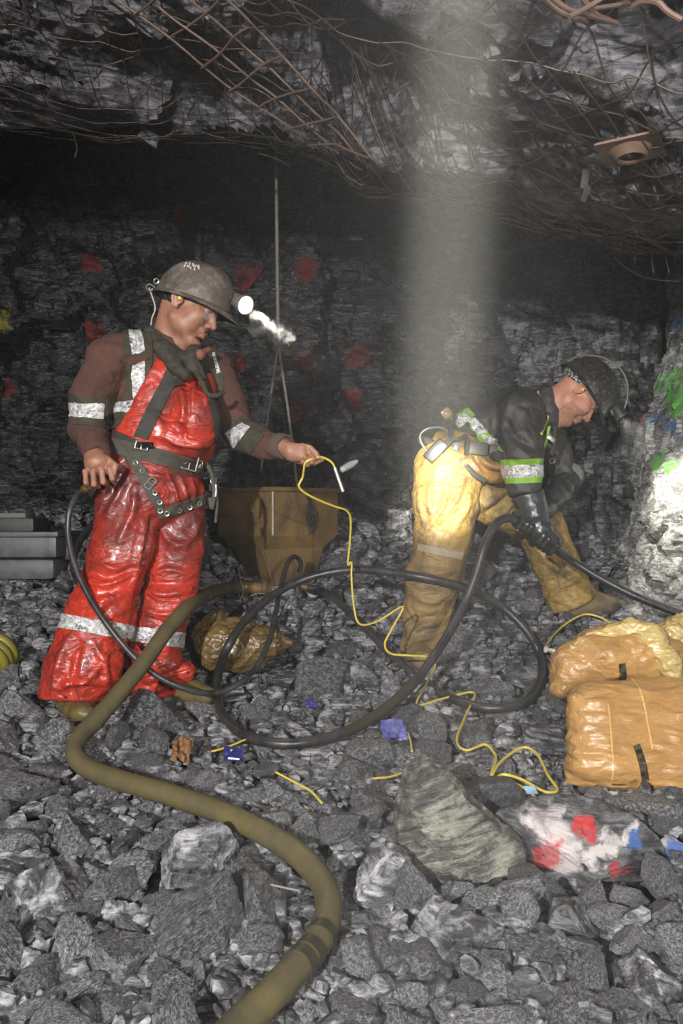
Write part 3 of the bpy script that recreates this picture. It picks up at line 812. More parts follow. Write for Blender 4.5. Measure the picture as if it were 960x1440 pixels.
def lettering(name, body, size, o, u, vv, mat, par, me=None, ext=.001):
    """lettering laid on a surface: o origin, u along the line, vv up"""
    cu = bpy.data.curves.new(name, 'FONT'); cu.body = body; cu.size = size; cu.extrude = ext; cu.align_x = 'LEFT'
    ob = bpy.data.objects.new(name, cu); COL.objects.link(ob)
    u = unit(u); vv = unit(vv-u*np.dot(vv, u)); w_ = np.cross(u, vv)
    m = Matrix([list(map(float, u))+[0], list(map(float, vv))+[0], list(map(float, w_))+[0], [0, 0, 0, 1]]).transposed()
    m.translation = Vector([float(q) for q in o])
    dg = bpy.context.evaluated_depsgraph_get(); me2 = bpy.data.meshes.new_from_object(ob.evaluated_get(dg)); me2.name = name
    bpy.data.objects.remove(ob)
    me2.transform(m)
    if me is not None:
        bv = BVHTree.FromPolygons([v.co for v in me.vertices], [tuple(p.vertices) for p in me.polygons])
        for vt in me2.vertices:
            h = bv.ray_cast(vt.co-Vector([float(q) for q in w_])*-.3, Vector([float(-q) for q in w_]), .7)
            if h[0] is not None: vt.co = h[0]+Vector([float(q) for q in w_])*.0015
    me2.materials.clear()
    return link(name, me2, mat, par)
a = C3(949, 935, -.06); b = C3(966, 962, -.06)
lettering('print', 'QU', .036, C3(947, 944, -.1), W(964, 962, 2.7)-W(947, 941, 2.7), V3(.5, 0, 1), plain('black print', (.02, .018, .015), .4), t, sk)
M_redp = plain('red print', (.5, .06, .02), .4)
strip(sk, 942, 921, 947, 935, 2.75, 7, M_redp, t, 'red_mark', label='red printed mark')
# crumpled brown bag under the hopper
d3 = 3.3
s = SDF(W(255, 960, d3)+[0, -.25, 0], W(425, 845, d3)+[0, .3, 0], .0055)
E = lambda px, py, dd=0.: W(px, py, d3+dd)
s.ell(E(312, 905, 0), (.115, .10, .095), None, .04).cone(E(290, 890, .02), E(303, 868, .03), .05, .028, .03).cone(E(340, 912, -.02), E(375, 905, -.02), .085, .065, .04).cone(E(375, 905, -.03), E(407, 905, -.03), .045, .018, .03).cone(E(330, 880, 0), E(350, 880, 0), .03, .03, .03).cone(E(300, 925, -.04), E(360, 925, -.04), .045, .04, .03)
bgm = sack_mesh('bag', s, .011, 12, 61)
M_brown = plain('brown plastic bag', (.15, .095, .03), .28, 0, .3, 9, (.06, .045, .02), 6, .6, .8, 24, .014, coat=.35)
link('crumpled_bag', bgm, M_brown, None, label='crumpled shiny brown plastic bag on the rubble under the hopper', category='bag')
OBST += [(E(x_, 930)[0], d3+dy, ground(E(x_, 930)[0], d3+dy)-.01, .07) for x_ in range(275, 410, 18) for dy in (-.08, 0, .08)]

# ---- small litter
def wrapper(name, px, py, w_, h_, mat, label, seed, cat='wrapper', lift=.06, rough=1., g=None):
    c = on_ground(px, py, lift); d = c[1]; sx = w_/FPX*d; sy = h_/FPX*d
    X, Y, f = grid(np.linspace(-.5, .5, 18), np.linspace(-.5, .5, 14))
    P = np.stack([X*sx, Y*sy*1.5, 0*X], 1)
    z = rough*.34*sy*(facets(P/(sx*.33)+seed, seed, 1.)[0]+.7*ridged(P/(sx*.5)+seed, 2, seed))
    P[:, 2] = z*.6; P = P @ np.array(Euler((.75, .1, .2*((seed % 3)-1))).to_matrix()).T
    P2 = P+V3(0, 0, -.0012)
    n = len(P)
    ed = np.concatenate([f, (f+n)[:, ::-1]])
    me = mesh_from(name, np.concatenate([P, P2])+c, ed, True, 30)
    o = link(name, me, mat, None, label=label, category=cat); OBST.append((c[0], c[1], c[2]-.03, .03)); return o
wrapper('foil_wrapper', 553, 1028, 36, 22, plain('violet foil', (.07, .07, .30), .28, .3, .4, 14, (.4, .4, .6), 18, .4), 'crumpled violet blue wrapper in the middle of the rubble', 5)
o = wrapper('snack_wrapper', 328, 1061, 27, 15, plain('dark blue foil', (.025, .025, .12), .3, .2, .3, 14), 'flat dark blue wrapper with pale print, left of the middle', 8, rough=.6)
cc = on_ground(328, 1061, .06)
lettering('print', 'P', .012, cc+V3(-.008, -.012, .012), V3(1, .1, -.12), V3(0, .68, .73), plain('pale print', (.6, .6, .7), .5), o)
MB().box(cc+V3(.004, -.022, -.006), (.035, .0015, .006), Euler((-.85, .08, -.05)).to_matrix(), .1).build('print_band', plain('pale band', (.6, .6, .7), .5), o, label='pale printed band')
wrapper('foil_scrap', 438, 990, 18, 8, plain('blue foil scrap', (.05, .05, .2), .3, .2, .3, 14), 'tiny dark blue scrap beyond the hose loop', 12)
wrapper('cardboard_scrap', 256, 1055, 26, 24, plain('brown card', (.20, .10, .035), .7, 0, .3, 14), 'folded brown cardboard scrap behind the olive hose', 7, 'scrap', rough=1.6)
q = gpath([(352, 1238), (385, 1245), (422, 1253)], 6, .07); link('stick', MB().tube(q, .0026, 6).mesh('stick'), plain('grey stick', (.16, .155, .14), .7), None, label='thin pale stick lying beside the hose bend', category='stick')
# ================================================================== wire mesh and hardware on the roof
def roof_z(x, y):
    h = roof_bvh.ray_cast(Vector((float(x), float(y), 0)), Vector((0, 0, 1)))
    return h[0].z if h[0] is not None else 3.
ceil_grid = {}
def low_z(x, y):
    """lowest rock within a hand's breadth: what a sheet of mesh rests against"""
    k = (round(x/.05), round(y/.05))
    if k not in ceil_grid:
        ceil_grid[k] = min(roof_z(k[0]*.05+dx, k[1]*.05+dy) for dx in (-.1, 0, .1) for dy in (-.1, 0, .1))
    return ceil_grid[k]
def sheet_z(x, y):
    i, j = x/.05, y/.05; i0, j0 = math.floor(i), math.floor(j); a, b = i-i0, j-j0
    g = lambda p, q: low_z(p*.05, q*.05)
    return (g(i0, j0)*(1-a)+g(i0+1, j0)*a)*(1-b)+(g(i0, j0+1)*(1-a)+g(i0+1, j0+1)*a)*b
def wire(mb, p0, p1, r, sag=.01, wob=.008, seed=0, n=None, stiff=False):
    L = np.hypot(p1[0]-p0[0], p1[1]-p0[1]); n = n or max(6, int(L/.035))
    pts = []
    for s in np.linspace(0, 1, n):
        x = p0[0]+(p1[0]-p0[0])*s; y = p0[1]+(p1[1]-p0[1])*s
        yb = float(interp(x, BX, BY))
        if y > yb+.05: break
        q = np.array([[x*5+seed, y*5, seed*1.7]])
        pts.append((x+wob*perlin(q, 3)[0]*1.5, y+wob*perlin(q, 4)[0]*1.5, (float(roof_h(x, y))-.055 if stiff else sheet_z(x, y))-r-sag*(1+perlin(q*.6, 5)[0])))
    if len(pts) > 2: mb.tube(spline(pts, 2), r, 6)
def sheet(name, o, ang, lu, lv, sp, r, mat, label, sag=.012, wob=.01, seed=0, shear=0., cat='wire mesh', jit=0., stiff=False):
    u = (math.cos(ang), math.sin(ang)); v = (math.cos(ang+math.pi/2-shear), math.sin(ang+math.pi/2-shear))
    mb = MB(); k = 0
    for a in np.arange(0, lv+.001, sp):
        j = jit*(RNG.rand()-.5)
        wire(mb, (o[0]+v[0]*(a+j), o[1]+v[1]*(a+j)), (o[0]+v[0]*a+u[0]*lu, o[1]+v[1]*a+u[1]*lu), r, sag, wob, seed+k, None, stiff); k += 1
    for a in np.arange(0, lu+.001, sp):
        j = jit*(RNG.rand()-.5)
        wire(mb, (o[0]+u[0]*(a+j), o[1]+u[1]*(a+j)), (o[0]+u[0]*a+v[0]*lv, o[1]+u[1]*a+v[1]*lv), r, sag+.006, wob, seed+k, None, stiff); k += 1
    return mb.build(name, mat, None, label=label, category=cat)
sheet('welded_mesh', (-.80, 1.98), .64, 1.15, .34, .11, .0040, M_rust, 'rust-brown welded wire mesh strip running under the roof at upper left', .012, .012, 3, stiff=True)
sheet('chain_link_mesh', (.62, 1.05), .75, 2.3, 2.1, .125, .0026, M_wire, 'dark diamond wire mesh sagging under the roof at upper right', .016, .012, 60, .35, jit=.02)
sheet('roof_mesh', (-2.0, 2.35), .08, 2.1, 1.25, .12, .0024, M_wire, 'dark wire mesh pressed against the roof at upper left', .008, .012, 120, .05, jit=.03)
sheet('overlap_mesh', (-.35, 2.2), -.35, 1.9, 1.1, .12, .0024, M_wire, 'second layer of wire mesh lapped along the roof brow', .012, .015, 170, .5, jit=.03)
mb = MB()
for k in range(18):
    x0 = -2.2+3.3*RNG.rand(); L = .5+.9*RNG.rand(); pts = []
    off = -.12*RNG.rand()-.01; hz = .0+.03*RNG.rand(); dr = .1*(RNG.rand()-.5)
    for s_ in np.linspace(0, 1, 26):
        x_ = x0+L*s_
        if x_ > 1.45: break
        yb_ = float(interp(x_, BX, BY)); y_ = yb_+off+dr*s_
        q = np.array([[x_*4+k*3.1, k, 0]])
        pts.append((x_, y_+.03*perlin(q, 1)[0], min(sheet_z(x_, y_-.02), CAMZ+float(interp(x_, BX, BH))+.03)-hz*.5-.012+.018*perlin(q, 2)[0]))
    if len(pts) > 4: mb.tube(spline(pts, 2), .0019, 5)
mb.build('strand_wires', M_wire, None, label='bundle of loose wire strands stretched along the roof edge', category='wire')
# bolt plate
hp = .93
def onz(px, py, h):
    d = h*FPX/(720-py); return W(px, py, d)
cs = [onz(837, 205, hp), onz(921, 186, hp), onz(938, 219, hp), onz(854, 236, hp)]
cen = np.mean(cs, 0); pu = unit(cs[1]-cs[0]); pv = unit(np.cross([0, 0, 1], pu)); hu = .075
M_plate = plain('rusty plate', (.20, .125, .085), .6, .3, .3, 9, (.07, .05, .04), 10, .5)
t = thing('bolt_plate', 'square rusty steel roof bolt plate with a domed hole', 'plate', cen)
n = 40; v = []; f = []
rr = [.030, .036, .046, .056]
zz = [-.018, -.020, -.008, 0]
def sq(a, h):
    c, s_ = math.cos(a), math.sin(a); m_ = max(abs(c), abs(s_)); return h*c/m_, h*s_/m_
for i, (R_, z_) in enumerate(zip(rr, zz)):
    for k in range(n):
        a = 2*math.pi*k/n; v.append((R_*math.cos(a), R_*math.sin(a), z_))
for k in range(n):
    X_, Y_ = sq(2*math.pi*k/n, .076); v.append((X_, Y_, .0))
v2 = [(a, b, c+.006) for a, b, c in v]; N = len(v); v = v+v2
for i in range(4):
    for k in range(n):
        a, b = i*n+k, i*n+(k+1) % n; f.append((a, b, b+n, a+n)); f.append((N+a+n, N+b+n, N+b, N+a))
for k in range(n):
    k2 = (k+1) % n; f.append((k, N+k, N+k2, k2)); f.append((4*n+k2, N+4*n+k2, N+4*n+k, 4*n+k))
Rm = np.array([pu, pv, [0, 0, 1]]).T
link('plate', mesh_from('plate', np.array(v) @ Rm.T+cen, f, True, 35), M_plate, t)
MB().lathe(cen+V3(0, 0, .006), (0, 0, 1), [(.0, -.004), (.020, -.004), (.020, .05), (.0, .25)], 20).build('bolt', plain('dark bolt', (.05, .045, .04), .5, .6), t)
# stub of strap hanging beside it
a = onz(822, 247, .93); MB().box(a+V3(0, 0, -.01), (.022, .006, .055), Euler((.1, .1, .3)).to_matrix(), .2).box(a+V3(.002, 0, -.05), (.018, .005, .045), Euler((.3, .2, .5)).to_matrix(), .2).build('strap_end', M_case2, None, label='dark strap end dangling left of the bolt plate', category='strap')
# loose bright rusty bars close overhead
def bar(rows, r, label):
    link('bent_bar', MB().tube(path(rows, 6), r, 8).mesh('bent_bar'), M_rust, None, label=label, category='bar', group='bent rusty bars overhead')
bar([(740, -40, 1.33), (768, 2, 1.36), (800, 22, 1.38), (834, 31, 1.4)], .0052, 'short bent rusty bar overhead, lowest left of the bunch')
bar([(752, -30, 1.30), (790, 8, 1.33), (830, 22, 1.36), (868, 33, 1.4)], .0045, 'rusty bar overhead crossing under the others')
bar([(800, -30, 1.32), (835, 18, 1.36), (856, 28, 1.4)], .0050, 'stubby rusty bar overhead in the middle of the bunch')
bar([(800, 24, 1.30), (830, 8, 1.31), (860, -12, 1.3)], .0045, 'rusty bar overhead slanting up to the right')
bar([(835, 12, 1.36), (862, 8, 1.37), (884, 4, 1.38)], .0040, 'thin rusty bar overhead pointing at the hooked one')
bar([(890, 9, 1.35), (905, 2, 1.33), (925, 4, 1.31), (938, 16, 1.31), (958, 28, 1.31)], .0055, 'rusty bar overhead with a hooked end at the right edge')
bar([(880, -5, 1.36), (905, -2, 1.33), (940, -14, 1.3)], .0050, 'rusty bar overhead cut by the top edge')
# hanging strands
def strand(rows, label, r=.0022):
    link('loose_wire', MB().tube(path(rows, 6), r, 6).mesh('loose_wire'), M_wire, None, label=label, category='wire', group='loose wires hanging from the roof')
strand([(103, 186, 3.4), (106, 198, 3.4), (108, 210, 3.4), (105, 222, 3.4)], 'short wire hanging from the roof above the empty black', .003)
strand([(365, 216, 3.25), (385, 222, 3.24), (408, 233, 3.22)], 'short wire end sticking out of the roof edge near the rope', .003)
strand([(850, 338, 2.75), (862, 360, 2.8), (885, 380, 2.85), (915, 392, 2.9), (955, 396, 2.9)], 'long wire drooping from the roof edge across the right wall')
strand([(872, 340, 2.75), (878, 352, 2.75), (890, 362, 2.76), (905, 366, 2.77)], 'curled wire under the roof edge left of the straight ones')
strand([(892, 342, 2.72), (893, 358, 2.72), (892, 370, 2.72)], 'straight wire stub hanging under the roof edge by the right wall')
strand([(914, 350, 2.72), (917, 372, 2.72), (919, 385, 2.72)], 'longest straight wire hanging under the roof edge by the right wall')
strand([(935, 358, 2.7), (938, 372, 2.7), (941, 384, 2.7)], 'straight wire hanging under the roof edge furthest right')
# ================================================================== broken rock
def rock(seed, sub=4, planes=10, rough=.8):
    r_ = np.random.RandomState(seed)
    bm = bmesh.new(); bmesh.ops.create_icosphere(bm, subdivisions=sub, radius=1)
    d = np.array([v.co for v in bm.verts]); f = [[v.index for v in q.verts] for q in bm.faces]; bm.free()
    d /= np.linalg.norm(d, axis=1, keepdims=True)
    n = r_.normal(size=(planes, 3)); n /= np.linalg.norm(n, axis=1, keepdims=True)
    k = .50+.5*r_.rand(planes)
    q = d@n.T
    R = np.min(np.where(q > .05, k/np.maximum(q, .05), 9), 1); R = np.minimum(R, 1.35)
    v = d*R[:, None]
    a, e = facets(v*2.2, seed, .9); b = fbm(v*3, 4, seed)
    lay = unit(r_.normal(size=3)); st = np.floor((v@lay)*6+.5*b)-((v@lay)*6+.5*b)
    v = v+d*(rough*(.05*a-.012*(1-e)+.02*b+.016*st))[:, None]
    v = v*(np.array([1, .62+.35*r_.rand(), .42+.35*r_.rand()]))
    return v, f
VAR = [rock(300+i) for i in range(26)]
VMESH = [mesh_from('rock', v, f, True, 28) for v, f in VAR]
for m_ in VMESH: m_.materials.append(M_rubble)
OB = np.array(OBST)
def proj(p): return 480+FPX*p[0]/p[1], 720-FPX*(p[2]-CAMZ)/p[1]
def zone(px, py, d):
    if px > 770 and py < 1130 and py > 930: return 'grey broken rock in the rubble around the ochre sacks'
    if py > 1250 and px < 330: return 'grey broken rock in the rubble at the bottom left corner'
    if py > 1250 and px > 480: return 'grey broken rock in the rubble below the painted slab and the big boulder'
    if py > 1090 and px < 470: return 'grey broken rock in the rubble inside the bend of the olive hose'
    if py > 1060: return 'grey broken rock in the rubble around the big boulder'
    if px < 260: return 'dark broken rock in the rubble left of the red miner and his boots'
    if py > 985: return 'grey broken rock in the rubble in front of the black hose loop'
    if px > 660: return 'pale dusty rock in the rubble around the bent miner\'s feet'
    if py > 860: return 'grey broken rock in the rubble inside the black hose loops'
    return 'dark broken rock on the slope behind the hopper'
placed = []
def put(me, c, s, rot, label, group, name='rock', mat=None):
    o = link(name, me, mat); o.location = Vector([float(q) for q in c]); o.scale = tuple(map(float, np.ones(3)*s)); o.rotation_euler = rot
    o['label'] = label; o['category'] = 'rock'
    if group: o['group'] = group
    return o
# --- the ones that can be named
SPEC = []
def special(seed, px, py, d, wm, hm, dm, rot, label, mat=None, paint=None, planes=10):
    v, f = rock(seed, 5, planes, .7)
    v = v/np.abs(v).max(0); v = v*np.array([wm, dm, hm])/2
    me = mesh_from('boulder', v, f, True, 28); me.materials.append(mat or M_rubble)
    c = W(px, py, d); o = put(me, c, 1, rot, label, None, 'boulder'); placed.append((c[0], c[1], max(wm, dm)*.46)); SPEC.append((c[0], c[1], max(wm, dm)*.5)); return o
def stone_mat(name, paints): return rock_mat(name, (.010, .010, .011), (.06, .061, .064), (.28, .28, .285), 1.0, (.4, .8), .2, paints=paints)
def painted(o, sets, name):
    bpy.context.view_layer.update()
    mw = o.matrix_basis.copy(); bv = BVHTree.FromPolygons([mw @ v.co for v in o.data.vertices], [tuple(q.vertices) for q in o.data.polygons]); inv = mw.inverted(); ps = []
    for col, rows in sets:
        out = []
        for px, py, r in rows:
            q, n = hit(bv, px, py)
            if q is not None: out.append((inv @ Vector(q.tolist()), r))
        if out: ps.append((col, out))
    o.data.materials.clear(); o.data.materials.append(stone_mat(name, ps))
special(907, 645, 1176, 1.90, .31, .42, .26, (-.25, -.24, .25), 'biggest grey boulder, upright in the front middle of the rubble', rock_mat('mossy grey rock', (.014, .014, .012), (.07, .07, .058), (.27, .27, .22), 1.1, (.45, .8), .3), planes=7)
o = special(915, 812, 1190, 1.93, .44, .205, .20, (.38, .15, -.05), 'grey slab with red, white and blue paint below the front sack', planes=8)
painted(o, [((.62, .56, .55), [(755, 1148, .045), (770, 1165, .05), (785, 1190, .05), (792, 1215, .05), (770, 1145, .04), (780, 1178, .05), (830, 1215, .035), (845, 1198, .035), (860, 1185, .035), (878, 1173, .03), (895, 1163, .026)]),
  ((.55, .03, .03), [(768, 1200, .045), (758, 1210, .035), (828, 1160, .035), (815, 1162, .03), (868, 1226, .03)]), ((.04, .12, .35), [(898, 1182, .032), (902, 1172, .024)])], 'painted slab rock')
o = special(922, 950, 1200, 1.95, .13, .10, .14, (.2, .1, .4), 'rock dabbed with blue paint at the right edge')
painted(o, [((.05, .13, .4), [(948, 1203, .035), (940, 1210, .03)])], 'blue dabbed rock')
special(931, 535, 1238, 1.80, .17, .17, .15, (.2, .4, .3), 'grey angular rock standing left of the biggest boulder')
special(944, 400, 955, 3.12, .16, .085, .13, (.1, .1, .2), 'black rock with white veins in front of the crumpled brown bag', rock_mat('veined black rock', (.008, .008, .009), (.03, .03, .032), (.10, .10, .10), 1.6, (.4, .7), 1.))
special(951, 640, 1330, 1.6, .19, .15, .17, (.3, .2, .8), 'large dark rock low in the middle of the front rubble')
special(952, 800, 1300, 1.66, .15, .12, .14, (.5, .3, .1), 'blocky grey rock straight below the painted slab')
special(953, 905, 1390, 1.48, .20, .15, .18, (.2, .5, .6), 'big rock in the bottom right corner')
special(954, 60, 1265, 1.72, .22, .15, .2, (.4, .2, .5), 'glinting rock at the left edge of the rubble')
special(955, 270, 1210, 1.85, .24, .15, .2, (.6, .1, .2), 'broad flat rock under the olive hose')
special(956, 740, 955, 3.2, .2, .10, .16, (.2, .1, .2), 'pale flat rock inside the right end of the black hose loop')
special(957, 760, 1035, 2.65, .17, .12, .15, (.3, .2, .4), 'pale block left of the front sack')
special(958, 855, 885, 3.3, .23, .09, .16, (.2, .1, .1), 'dusty grey rock under the yellow cord arch')
w = W(211, 206, 3.42)
me = mesh_from('roof_shard', VAR[5][0]*np.array([.045, .03, .055]) , VAR[5][1], True, 28); me.materials.append(M_roof)
o = put(me, w+V3(0, 0, .03), 1, (.3, .6, .2), 'pale pointed rock shard hanging from the roof edge', None, 'roof_shard')
# --- the rest, largest first
cand = []
for tries in range(60000):
    y_ = 1.12+3.6*RNG.rand()**1.15; x_ = (RNG.rand()-.5)*1.0*y_*.92
    k = RNG.rand(); r_ = (.085 if k > .97 else .045+.035*RNG.rand() if k > .6 else .028+.022*RNG.rand())*(1.0 if y_ < 3 else .95)
    if tries < 6000: r_ *= 1.25
    if any((x_-a)**2+(y_-b)**2 < (.80*(r_+c))**2 for a, b, c in placed): continue
    placed.append((x_, y_, r_)); cand.append((x_, y_, r_))
    if len(cand) >= 1500: break
def clear_z(x_, y_, r_, c_z, top):
    if len(OB):
        dd = np.hypot(OB[:, 0]-x_, OB[:, 1]-y_); m_ = dd < r_+OB[:, 3]*.8
        if m_.any(): return min(c_z, OB[m_, 2].min()-top)
    return c_z
scored = sorted(cand, key=lambda c: -c[2]/c[1])
heroes, small = scored[:285], scored[285:]
for i, (x_, y_, r_) in enumerate(heroes):
    k = RNG.randint(len(VAR)); s_ = r_*1.22
    rot = (RNG.normal()*.35, RNG.normal()*.35-.0, RNG.rand()*6.28)
    R = np.array(Euler(rot).to_matrix()); vv = (VAR[k][0]*s_) @ R.T; top = vv[:, 2].max()
    z_ = clear_z(x_, y_, r_, float(ground(x_, y_))+.25*top, top)
    c = (x_, y_, z_); px, py = proj(c); lb = zone(px, py, y_)
    put(VMESH[k], c, s_, rot, lb, 'broken rocks: '+lb.split(' in the ')[-1].split(' on the ')[-1])
mb_v, mb_f, off = [], [], 0
LOW = [rock(500+i, 3, 11) for i in range(14)]; LOW2 = [rock(540+i, 2, 9) for i in range(10)]
def scatter(lst, src, sink):
    global off
    for x_, y_, r_ in lst:
        v, f = src[RNG.randint(len(src))]; R = np.array(Euler((RNG.normal()*.5, RNG.normal()*.5, RNG.rand()*6.28)).to_matrix())
        vv = (v*r_*1.2) @ R.T; top = vv[:, 2].max()
        z_ = clear_z(x_, y_, r_, float(ground(x_, y_))+sink*top, top)
        mb_v.append(vv+np.array([x_, y_, z_])); mb_f.append(np.array(f)+off); off += len(v)
scatter(small, LOW, .2)
fine = []
for k in range(9000):
    y_ = 1.15+3.9*RNG.rand()**1.25; x_ = (RNG.rand()-.5)*y_*.95
    if any((x_-a)**2+((y_-b)*.8)**2 < r*r for a, b, r in SPEC): continue
    fine.append((x_, y_, .008+.02*RNG.rand()**2))
scatter(fine, LOW2, .5)
F = np.concatenate(mb_f)
me = mesh_from('rubble', np.concatenate(mb_v), F, True, 28)
link('rubble', me, rock_mat('small rubble rock', LO, MID, HI, 1.4, (.35, .75), .2, world=True), None, kind='stuff', label='small broken rock and chips filling between the larger rocks', category='rubble')
# ================================================================== the miner in red
M_skin = Mat('skin')
_p = M_skin.co(); _n = M_skin.noise(_p, 30, 5, .6)
M_skin.set(color=M_skin.mix(M_skin.ramp(_n, [(.35, 0), (.7, 1)]), (.40, .20, .13), (.27, .12, .075)), rough=.48, sss=.12, normal=M_skin.bump(M_skin.noise(_p, 180, 3, .6), .2, .002)); M_skin = M_skin.m
def skin_dirty(name, base, dirt, amt):
    M = Mat(name); p = M.co(); d = M.math('MULTIPLY', M.ramp(M.noise(p, 22, 6, .7, .4), [(.32, 0), (.68, 1)]), amt)
    M.set(color=M.mix(d, base, dirt), rough=.5, sss=.08, normal=M.bump(M.noise(p, 150, 3, .6), .25, .002)); return M.m
M_brown = plain('brown knit', (.088, .036, .024), .9, 0, .22, 14, (.05, .03, .024), 5, .6, .6, 260, .003)
def pvc(name, col, dark, amt, rough=.30, wet=None, seed=0, dark_spots=None, coat=.35):
    """wet rain-gear cloth: crumple relief, grime in blotches"""
    M = Mat(name); p = M.co()
    d1 = M.noise(M.map(p, (1, 1, .6), loc=(seed, 0, 0)), 5.5, 9, .72, .7)
    d2 = M.noise(p, 22, 6, .7, .5)
    d = M.ramp(M.math('ADD', M.math('MULTIPLY', d1, .6), M.math('MULTIPLY', d2, .4)), [(.47, 0), (.60, 1)])
    d = M.math('MULTIPLY', d, amt)
    if dark_spots:
        k = M.math('MULTIPLY', M.spots(M.world(), dark_spots, .6), M.ramp(d1, [(.36, .45), (.56, .95)])); d = M.math('MAXIMUM', d, k)
    n = M.noise(p, 9, 4, .6)
    c = M.mix(d, M.mix(n, tuple(x*.8 for x in col), tuple(min(1, x*1.2) for x in col)), dark)
    w1 = M.noise(M.map(p, (1.1, 1.1, 1.9), rot=(.6, .4, 0)), 6, 4, .55, 1.8)
    w2 = M.noise(p, 46, 5, .6, .8)
    nb = M.bump(M.math('ADD', w1, M.math('MULTIPLY', w2, .10)), .5, .05)
    M.set(color=c, rough=M.math('ADD', M.math('MULTIPLY', d, .22), rough), normal=nb, spec=.55, coat=coat, crough=.22)
    return M.m
RED_DARK = [(W(165, 695, 2.9), .24), (W(258, 735, 3.05), .21), (W(240, 660, 2.95), .14), (W(185, 745, 2.9), .20), (W(250, 790, 3.0), .10), (W(228, 560, 2.93), .10), (W(285, 585, 2.95), .10)]  # blobs of darker maroon over thighs, hips and bib
M_red = pvc('red rain gear', (.47, .038, .019), (.10, .018, .015), .8, dark_spots=RED_DARK)
M_tapeS = Mat('reflective tape')
_p = M_tapeS.co(); _d = M_tapeS.noise(M_tapeS.map(_p, (1, 1, 1.6)), 38, 7, .75, 1.2)
M_tapeS.set(color=M_tapeS.ramp(_d, [(.38, .06), (.47, .5), (.62, .95)]), rough=.35, metal=.25, normal=M_tapeS.bump(M_tapeS.noise(_p, 40, 5, .7, .6), .7, .02)); M_tapeS = M_tapeS.m
M_olive = plain('olive vest cloth', (.045, .040, .022), .8, 0, .3, 18, (.03, .026, .02), 9, .5, .5, 160, .004)
M_web = plain('black webbing', (.022, .02, .017), .7, 0, .3, 20, (.07, .06, .045), 14, .5, .6, 320, .002)
M_web2 = plain('grey webbing', (.075, .072, .055), .7, 0, .3, 20, (.04, .035, .03), 12, .6, .6, 320, .002)
M_boot = plain('olive rubber boot', (.14, .105, .03), .4, 0, .3, 9, (.06, .05, .03), 8, .7, .2, 40)
M_sole = plain('dark boot sole', (.018, .017, .015), .7)
def smooth_mesh(name, sdf, it=2, fold=(), fine=.0012):
    v, f = sdf.surf(); v = relax(v, f, it)
    for amp, sc, seed, st, fn in fold:
        v = folds(v, f, amp, sc, seed, st, None if fn is None else fn(v))
    if fine: v = v+vnormals(v, f)*(fine*fbm(v*38, 3, 5))[:, None]
    return mesh_from(name, v, f)
def head_frame(yaw, pitch, roll=0.):
    """rows: forward, side (toward the subject's right), up"""
    cy, sy, cp, sp = math.cos(yaw), math.sin(yaw), math.cos(pitch), math.sin(pitch)
    f = np.array([cy*cp, sy*cp, -sp]); s_ = unit(np.cross(f, [0, 0, 1])); u = np.cross(s_, f)
    c, n = math.cos(roll), math.sin(roll)
    return np.array([f, s_*c+u*n, u*c-s_*n])
def build_head(S_, H, Fm, k, beard=0.):
    """head grown into a body field: H = point between the ears, Fm rows forward/side/up, k scale"""
    p = lambda f, s_, u: H+k*(f*Fm[0]+s_*Fm[1]+u*Fm[2])
    e = lambda f, s_, u, rf, rs, ru, kk=.012, mode='add': S_.ell(p(f, s_, u), k*np.array([rf, rs, ru]), Fm, kk, mode)
    e(-.008, 0, .052, .100, .076, .090)
    e(.035, 0, -.018, .066, .060, .082, .02)
    for q in (-1, 1):
        S_.cone(p(.0, q*.055, -.055), p(.070, q*.022, -.098), k*.017, k*.018, .025)
        e(.060, q*.042, -.022, .034, .028, .034, .02)
        e(.035, q*.044, -.058, .040, .030, .040, .02)
        e(.083, q*.034, .030, .020, .028, .009, .012)
        e(.097, q*.033, .010, .022, .017, .013, .010, 'cut')
        e(.079, q*.032, .009, .0135, .0135, .0125, .003)
        e(.090, q*.032, .0165, .008, .016, .005, .004)
        # ear
        e(-.004, q*.080, .004, .017, .007, .031, .006)
        e(.002, q*.085, .006, .009, .004, .018, .004, 'cut')
        S_.chain([(p(-.012, q*.083, .026), k*.0048), (p(-.020, q*.088, .016), k*.0048), (p(-.021, q*.087, -.004), k*.0045), (p(-.010, q*.083, -.024), k*.0055), (p(.004, q*.079, -.027), k*.0045)], .004)
        S_.chain([(p(-.012, q*.083, .026), k*.0046), (p(.000, q*.082, .031), k*.0045), (p(.008, q*.080, .022), k*.0042)], .004)
        S_.cone(p(.010, q*.079, .004), p(.009, q*.078, -.007), k*.0055, k*.005, .004)
    S_.cone(p(.092, 0, .022), p(.117, 0, -.024), k*.0085, k*.0125, .012)
    for q in (-1, 1): S_.cone(p(.107, q*.011, -.030), p(.100, q*.013, -.031), k*.0085, k*.007, .006)
    e(.105, 0, -.0365, .006, .012, .003, .004, 'cut')
    e(.094, 0, -.052, .014, .028, .014, .012)
    e(.103, 0, -.0585, .0095, .023, .0058, .004); e(.100, 0, -.0715, .0095, .020, .0068, .004)
    S_.cone(p(.113, -.02, -.0652), p(.113, .02, -.0652), k*.0022, k*.0022, .003, mode='cut')
    e(.078, 0, -.098, .026, .028, .021, .016)
    e(.092, 0, -.083, .010, .024, .004, .008, 'cut')
    return p
def finger(S_, pts, r0, r1, k=.004):
    n = len(pts)
    S_.chain([(q, r0+(r1-r0)*i/(n-1)) for i, q in enumerate(pts)], k)

